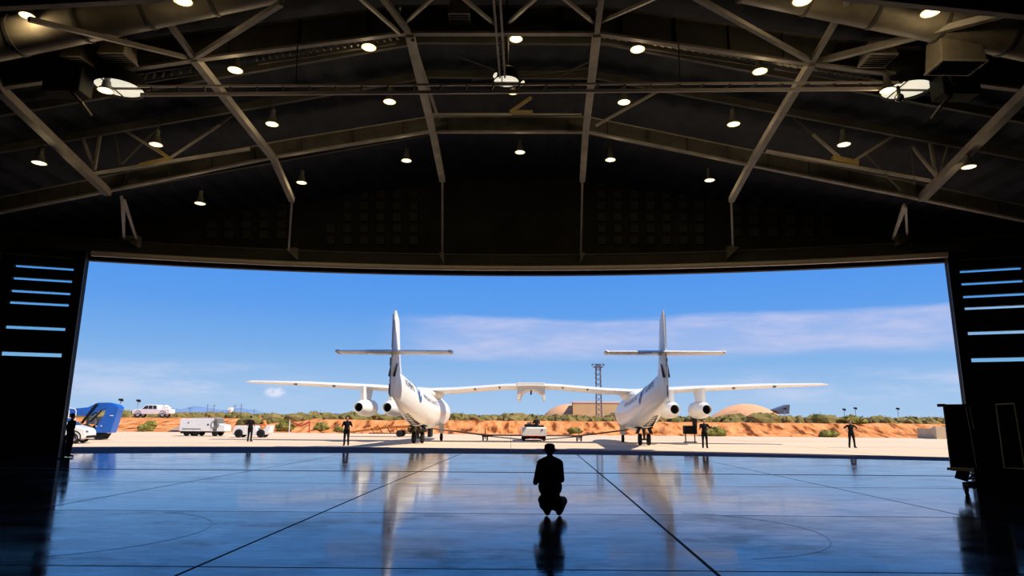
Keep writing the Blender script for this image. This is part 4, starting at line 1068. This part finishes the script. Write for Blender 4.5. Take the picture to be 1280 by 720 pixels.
# ============================================================ RIGHT TROLLEY
ctp = Vector((10.36, 15.95, 0))
tr = thing('covered_trolley', ctp, R(-36), 'tall wheeled trolley with metal frame and black curtains at the right edge', 'trolley')
z0, z1 = .60, 2.05; X1, X2 = 1.02, 1.36
fm = mat('trolley_frame', (.80, .79, .72), .4, 0)
mb = MB()
for x in (0, X1): mb.cyl((x, 0, z0), (x, 0, z1), .018, .018, 8); mb.cyl((x, .75, z0), (x, .75, z1), .018, .018, 8)
for z in (z0, z1): mb.path([(0, 0, z), (X1, 0, z), (X1, .75, z), (0, .75, z), (0, 0, z)], .02, 8)
mb.cyl((.50, -.01, z0), (.44, -.01, z1), .010, .010, 6); mb.cyl((.54, -.01, z1 - .55), (.50, -.01, z1), .010, .010, 6)
mb.build('frame', fm, tr)
MB().path([(X1, .05, z1 + .01), (X2, .05, z1 + .03), (X2 + .03, .05, z0 + .04), (X1, .05, z0 + .04)], .016, 8).build('side_gate', fm, tr)
MB().box((-.04, .0, z1), (.18, .12, .07)).build('corner_cap', black_m, tr, False, None, .02)
MB().bar((-.02, 0, z1), (X1 * .98, 0, z1), .05, .05).build('top_rail', mat('rail_sheen', (.10, .14, .20), .25, .7), tr)
cur = MB(); rings = []
for i in range(90):
    x = .02 + (X1 - .04) * i / 89; yv = .02 + .022 * math.sin(i * .75) + .012 * math.sin(i * 1.9)
    rings.append([(x, yv, z1 - .03), (x, yv + .012, z1 - .03), (x, yv * 1.3 + .012, z0 + .02), (x, yv * 1.3, z0 + .02)])
cur.ring_loft(rings); cur.build('curtain', mat('curtain_black', (.010, .010, .011), .85, 0, .2), tr, True)
cur = MB().box((0.0, .38, (z0 + z1) / 2), (.012, .72, z1 - z0 - .06)).box((X1, .38, (z0 + z1) / 2), (.012, .72, z1 - z0 - .06)).box((X1 / 2, .74, (z0 + z1) / 2), (X1, .012, z1 - z0 - .06)); cur.build('side_curtain', MATS['curtain_black'], tr)
MB().bar((-.08, 0, z0 - .02), (.5, 0, z0 - .04), .06, .06).bar((.45, -.04, z0 - .09), (X1 + .08, -.04, z0 - .13), .06, .05).box((X1 / 2, .4, z0 - .04), (X1, .75, .05)).build('base_frame', fm, tr)
mb = MB(); mb.box((.22, .05, .50), (.26, .12, .34), ry=.3).box((.9, .1, .36), (.9, .5, .56)).box((.33, .1, .22), (.30, .1, .12))
mb.build('undercarriage', black_m, tr)
MB().path([(.30, .0, .52), (.50, .0, .40), (.30, .0, .36), (.50, .0, .52)], .018, 6).path([(.30, 0, .30), (.52, 0, .30)], .02, 6).path([(.40, 0, .30), (.40, 0, .14)], .018, 6).build('link_rod', black_m, tr)
for x, y in ((.24, .02), (.95, .02), (.24, .7), (.95, .7)):
    c_ = MB(); wheel(c_, (x, y, .12), .12, .06); w_ = c_.build('caster', rubber_m, tr, True)
    MB().box((x, y, .22), (.10, .10, .06)).box((x - .045, y, .17), (.015, .06, .14)).box((x + .045, y, .17), (.015, .06, .14)).build('caster_fork', fm, w_)
# posts and clutter at the foot of the left door
lp = thing('door_stop', (-17.6, 26.6, 0), 0, 'small black bollard at the foot of the left door edge', 'bollard')
MB().lathe([(.16, 0), (.16, .04), (.06, .06), (.055, .85), (.03, .9), (.001, .91)], n=16).build('post', black_m, lp, True)
MB().lathe([(.062, .6), (.062, .72)], n=16).build('reflective_band', frame_m, lp)

# ============================================================ PEOPLE
def hand(mb, w, d, side, curl=.5, s=1.0, palm_n=None):
    """w: wrist, d: direction of the hand, side: thumb direction"""
    w = Vector(w); d = Vector(d).normalized(); t = Vector(side); t = (t - d * t.dot(d)).normalized(); nrm = d.cross(t)
    if palm_n is not None and nrm.dot(Vector(palm_n)) < 0: nrm = -nrm
    M = Matrix((t, d, nrm)).transposed()
    mb.ell(w + d * .045 * s, (.040 * s, .052 * s, .016 * s), M, 12, 8)
    mb.chain([(*w, .024 * s), (*(w + d * .03 * s), .024 * s)], 8)
    for k, (off, ln) in enumerate(((.030, .072), (.011, .082), (-.009, .076), (-.028, .060))):
        b = w + d * .085 * s + t * off * s; a1 = curl * .6; a2 = curl * 1.5
        p1 = b + (d * math.cos(a1) + nrm * math.sin(a1)) * ln * .5 * s
        p2 = p1 + (d * math.cos(a2) + nrm * math.sin(a2)) * ln * .5 * s
        mb.chain([(*b, .0095 * s), (*p1, .0085 * s), (*p2, .007 * s)], 8)
    b = w + d * .03 * s + t * .034 * s; p1 = b + (t * .7 + d * .6 + nrm * .25).normalized() * .038 * s; p2 = p1 + (d * .9 + t * .2 + nrm * .3).normalized() * .03 * s
    mb.chain([(*b, .012 * s), (*p1, .0105 * s), (*p2, .008 * s)], 8)
def head(mb, c, f, s=1.0, tilt=0.0):
    """c: centre of skull, f: facing angle about z (0 = -y)"""
    M = Euler((tilt, 0, f)).to_matrix(); c = Vector(c)
    P = lambda x, y, z: c + M @ (Vector((x, y, z)) * s)
    mb.ell(P(0, .008, .015), Vector((.076, .093, .098)) * s, M, 18, 14)
    mb.ell(P(0, -.028, -.052), Vector((.056, .062, .066)) * s, M, 14, 10)
    mb.ell(P(0, -.062, -.095), Vector((.026, .022, .018)) * s, M, 10, 8)
    mb.chain([(*P(0, -.090, .010), .010 * s), (*P(0, -.108, -.028), .014 * s)], 8)
    mb.ell(P(0, -.085, -.062), Vector((.026, .010, .009)) * s, M, 10, 6)
    for e in (-1, 1):
        mb.ell(P(e * .079, .010, -.012), Vector((.009, .020, .032)) * s, M, 8, 8)
        mb.ell(P(e * .032, -.078, .020), Vector((.022, .012, .010)) * s, M, 8, 6)
    return P
def person(loc, rz, J, label, hat=None, voxel=.011, hs=1.0, cloth=cloth_m, short=True, hands=None, look=0.0, tilt=0.0, bulk=1.0):
    """J: joints dict in local metres, person faces -y"""
    root = thing('person', loc, rz, label, 'person'); g = lambda k: Vector(J[k])
    mb = MB()
    pel, ch, nk, hd = g('pelvis'), g('chest'), g('neck'), g('head')
    up = (ch - pel).normalized(); sl_, sr = g('shL'), g('shR'); ax = (sr - sl_).normalized()
    M = Matrix((ax, up.cross(ax).normalized() * -1, up)).transposed()
    Mt = M
    mb.ell(pel, (.155, .105, .11), Mt); mb.ell(pel.lerp(ch, .5), (.135, .095, .15), Mt); mb.ell(ch, (.165, .110, .17), Mt)
    mb.chain([(*sl_, .052), (*(ch + up * .10), .085), (*sr, .052)]); mb.chain([(*(ch + up * .1), .07), (*nk, .055), (*hd.lerp(nk, .35), .052)])
    for s_, e in (('L', -1), ('R', 1)):
        sh_, el_, wr = g('sh' + s_), g('el' + s_), g('wr' + s_)
        mb.chain([(*sh_, .054), (*sh_.lerp(el_, .45), .046), (*el_, .036), (*el_.lerp(wr, .3), .037), (*wr, .024)])
        hp, kn, an, to = g('hip' + s_), g('kn' + s_), g('an' + s_), g('toe' + s_)
        mb.chain([(*hp, .092), (*hp.lerp(kn, .4), .078), (*kn, .054), (*kn.lerp(an, .3), .054), (*an, .036)]); mb.chain([(*an, .036), (*to, .028)])
        hnd = (hands or {}).get(s_); d = Vector(hnd[0]) if hnd else (wr - el_)
        hand(mb, wr, d, hnd[1] if hnd else (0, -1, 0), hnd[2] if hnd else .5, hs, hnd[3] if hnd and len(hnd) > 3 else (-e, 0, 0))
    P = head(mb, hd, look, 1.0, tilt)
    body = mb.build('body', skin_m, root, True); remesh(body, voxel, 2)
    # shirt
    mb = MB(); k = .016
    kb = bulk; mb.ell(pel + up * .03, ((.165 + k) * kb, (.112 + k) * kb, .13), Mt); mb.ell(pel.lerp(ch, .5), ((.145 + k) * (1 + (kb - 1) * 1.5), (.105 + k) * kb, .17 * kb), Mt); mb.ell(ch, ((.168 + k) * kb, (.113 + k) * kb, .18), Mt)
    if kb > 1: mb.chain([(*sl_.lerp(nk, .1), .070), (*nk.lerp(ch, .12), .075), (*sr.lerp(nk, .1), .070)])
    mb.chain([(*sl_, .062), (*(ch + up * .10), .095), (*sr, .062)]); mb.chain([(*(ch + up * .12), .075), (*nk, .062)])
    for s_ in 'LR':
        sh_, el_, wr = g('sh' + s_), g('el' + s_), g('wr' + s_)
        if short: mb.chain([(*sh_, .066), (*sh_.lerp(el_, .5), .060), (*sh_.lerp(el_, .85), .056)])
        else: mb.chain([(*sh_, .066), (*sh_.lerp(el_, .5), .058), (*el_, .050), (*el_.lerp(wr, .93), .036)])
    o = mb.build('shirt', cloth2_m if cloth is cloth_m else cloth, root, True); remesh(o, voxel * 1.1, 3)
    # trousers
    mb = MB(); mb.ell(pel - up * .02, (.168, .120, .125), Mt)
    for s_ in 'LR':
        hp, kn, an = g('hip' + s_), g('kn' + s_), g('an' + s_)
        mb.chain([(*hp, .104 * kb), (*hp.lerp(kn, .45), .092 * kb), (*kn, .070 * kb), (*kn.lerp(an, .4), .066 * kb), (*kn.lerp(an, .94), .062 * kb)])
    o = mb.build('trousers', cloth, root, True); remesh(o, voxel * 1.1, 3)
    for s_ in 'LR':
        an, to = g('an' + s_), g('toe' + s_); d = (to - an).normalized(); hl = an - Vector((d.x, d.y, 0)) * .05 + Vector((0, 0, -.03))
        mb = MB(); mb.chain([(*hl, .043 * kb), (*an.lerp(to, .5), .046 * kb), (*to, .040)]); mb.chain([(*an, .058 * kb), (*hl, .043 * kb)])
        sm_ = mb.build('shoe', black_m, root, True); remesh(sm_, .012, 2)
    # belt
    # hair / hat
    Mh = Euler((tilt, 0, look)).to_matrix(); mb = MB()
    mb.ell(P(0, .022, .034), (.083, .092, .094), Mh, 18, 12)
    o = mb.build('hair', hair_m, root, True)
    if hat == 'cap':
        mb = MB(); mb.ell(P(0, .008, .050), (.094, .108, .082), Mh, 20, 12)
        rr = []
        for i in range(13):
            a = PI + PI * i / 12; q = [P(.088 * math.cos(a), .09 * math.sin(a) * 1.0, .045), P(.088 * math.cos(a), -.02 + .165 * math.sin(a), .036), P(.088 * math.cos(a), -.02 + .165 * math.sin(a), .028), P(.088 * math.cos(a), .09 * math.sin(a), .034)]
            rr.append(q)
        mb.ring_loft(rr); mb.build('cap', black_m, root, True)
    if hat == 'brim':
        mb = MB(); mb.lathe([(.094, 0), (.140, -.012), (.142, -.006), (.10, .014), (.096, .05), (.085, .092), (.05, .112), (.001, .116)], (0, 0, 0), 28)
        for i in range(len(mb.v)): v = mb.v[i]; mb.v[i] = P(v.x, v.y * 1.1, v.z + .012)
        mb.build('hat', black_m, root, True)
    return root
def stand(arm='side', wide=.0, h=1.0):
    J = dict(pelvis=(0, 0, .96), chest=(0, .0, 1.29), neck=(0, .01, 1.49), head=(0, -.01, 1.645), shL=(-.19, .0, 1.41), shR=(.19, .0, 1.41),
             hipL=(-.09, 0, .92), hipR=(.09, 0, .92), knL=(-.11 - wide * .5, -.02, .50), knR=(.11 + wide * .5, -.02, .50), anL=(-.12 - wide, .02, .085), anR=(.12 + wide, .02, .085),
             toeL=(-.15 - wide, -.13, .045), toeR=(.15 + wide, -.13, .045))
    if arm == 'front': J.update(elL=(-.30, .04, 1.14), wrL=(-.20, -.17, 1.04), elR=(.30, .04, 1.14), wrR=(.18, -.18, 1.06))
    elif arm == 'hips': J.update(elL=(-.40, .06, 1.18), wrL=(-.23, -.06, 1.03), elR=(.40, .06, 1.18), wrR=(.23, -.06, 1.03))
    elif arm == 'spread': J.update(elL=(-.42, .02, 1.24), wrL=(-.60, -.10, 1.20), elR=(.40, .02, 1.24), wrR=(.58, -.10, 1.18))
    elif arm == 'onehip': J.update(elL=(-.28, -.02, 1.13), wrL=(-.30, -.16, 1.32), elR=(.40, .05, 1.17), wrR=(.20, -.08, 1.03))
    else: J.update(elL=(-.25, .03, 1.12), wrL=(-.27, -.04, .87), elR=(.25, .03, 1.12), wrR=(.27, -.04, .87))
    return J
def sc_(J, k): return {a: tuple(x * k for x in b) for a, b in J.items()}
a_ = person((-18.13, 46.7, gz), R(170), sc_(stand('front'), 1.0), 'person in black seen from behind, standing before the small white tug', None, .016)
b2 = person((-10.07, 41.2, gz), R(5), stand('front'), 'person in black shirt and trousers standing under the left wing, hands at the waist', None, .016)
c2 = person((11.9, 41.3, gz), R(-10), stand('onehip'), 'person in black standing beside the black case under the right engines', None, .016)
d2 = person((21.94, 43.3, gz), R(-6), stand('spread', .05), 'person in black standing alone at far right with arms spread, feet apart', None, .016)
e2 = person((-18.08, 27.6, 0), R(150), stand('side'), 'dark silhouette of a person standing against the edge of the left door', None, .016, cloth=black_m)
# driver on the tug
J = dict(pelvis=(0, 0, 1.20), chest=(0, .02, 1.47), neck=(0, .0, 1.66), head=(0, -.02, 1.80), shL=(-.19, .0, 1.59), shR=(.19, 0, 1.59), hipL=(-.09, 0, 1.17), hipR=(.09, 0, 1.17),
         knL=(-.14, -.40, 1.22), knR=(.14, -.40, 1.22), anL=(-.14, -.50, .86), anR=(.14, -.50, .86), toeL=(-.15, -.64, .82), toeR=(.15, -.64, .82),
         elL=(-.29, -.05, 1.34), wrL=(-.20, -.26, 1.26), elR=(.29, -.05, 1.34), wrR=(.18, -.26, 1.26))
J = {k: (v[0], v[1], v[2] - .08) for k, v in J.items()}
dr = person((2.02, 53.2, .06), R(200), J, 'person in black sitting on top of the white tow tractor', None, .018)
# crouching person in the foreground, seen from behind: faces +y, so local facing -y is turned by 180 degrees
J = dict(pelvis=(0, .03, .225), chest=(.0, -.02, .71), neck=(0, -.05, .945), head=(.0, -.08, 1.055), shL=(-.165, -.02, .845), shR=(.165, -.02, .845),
         hipL=(-.10, 0, .19), hipR=(.07, 0, .19), knL=(-.235, -.30, .20), knR=(.04, -.38, .24), anL=(-.145, .05, .09), anR=(.055, .06, .09), toeL=(-.165, -.08, .05), toeR=(.06, -.06, .05),
         elL=(-.205, -.09, .57), wrL=(-.11, -.31, .65), elR=(.245, -.06, .53), wrR=(.11, -.31, .65))
J = {k: tuple(1.045 * q for q in v) for k, v in J.items()}
cr_ = person((.70, 12.05, 0), R(180), J, 'dark silhouette of a person in a hat crouching on the polished floor, seen from behind', 'brim', .009, cloth=black_m, short=False, bulk=1.22,
             hands={'L': ((.5, -.8, .35), (0, .2, 1), 1.0, (1, 0, 0)), 'R': ((-.5, -.8, .35), (0, .2, 1), 1.0, (-1, 0, 0))})
ph = thing('camera', (.70, 12.50, .67), 0, 'small black camera held in both hands by the crouching person', 'camera')
ph.name = 'handheld_camera'
MB().box((0, 0, .06), (.13, .05, .085)).build('camera_body', black_m, ph, False, None, .008); MB().cyl((0, .02, .06), (0, .09, .06), .035, .033, 16).build('camera_lens', black_m, ph, True)
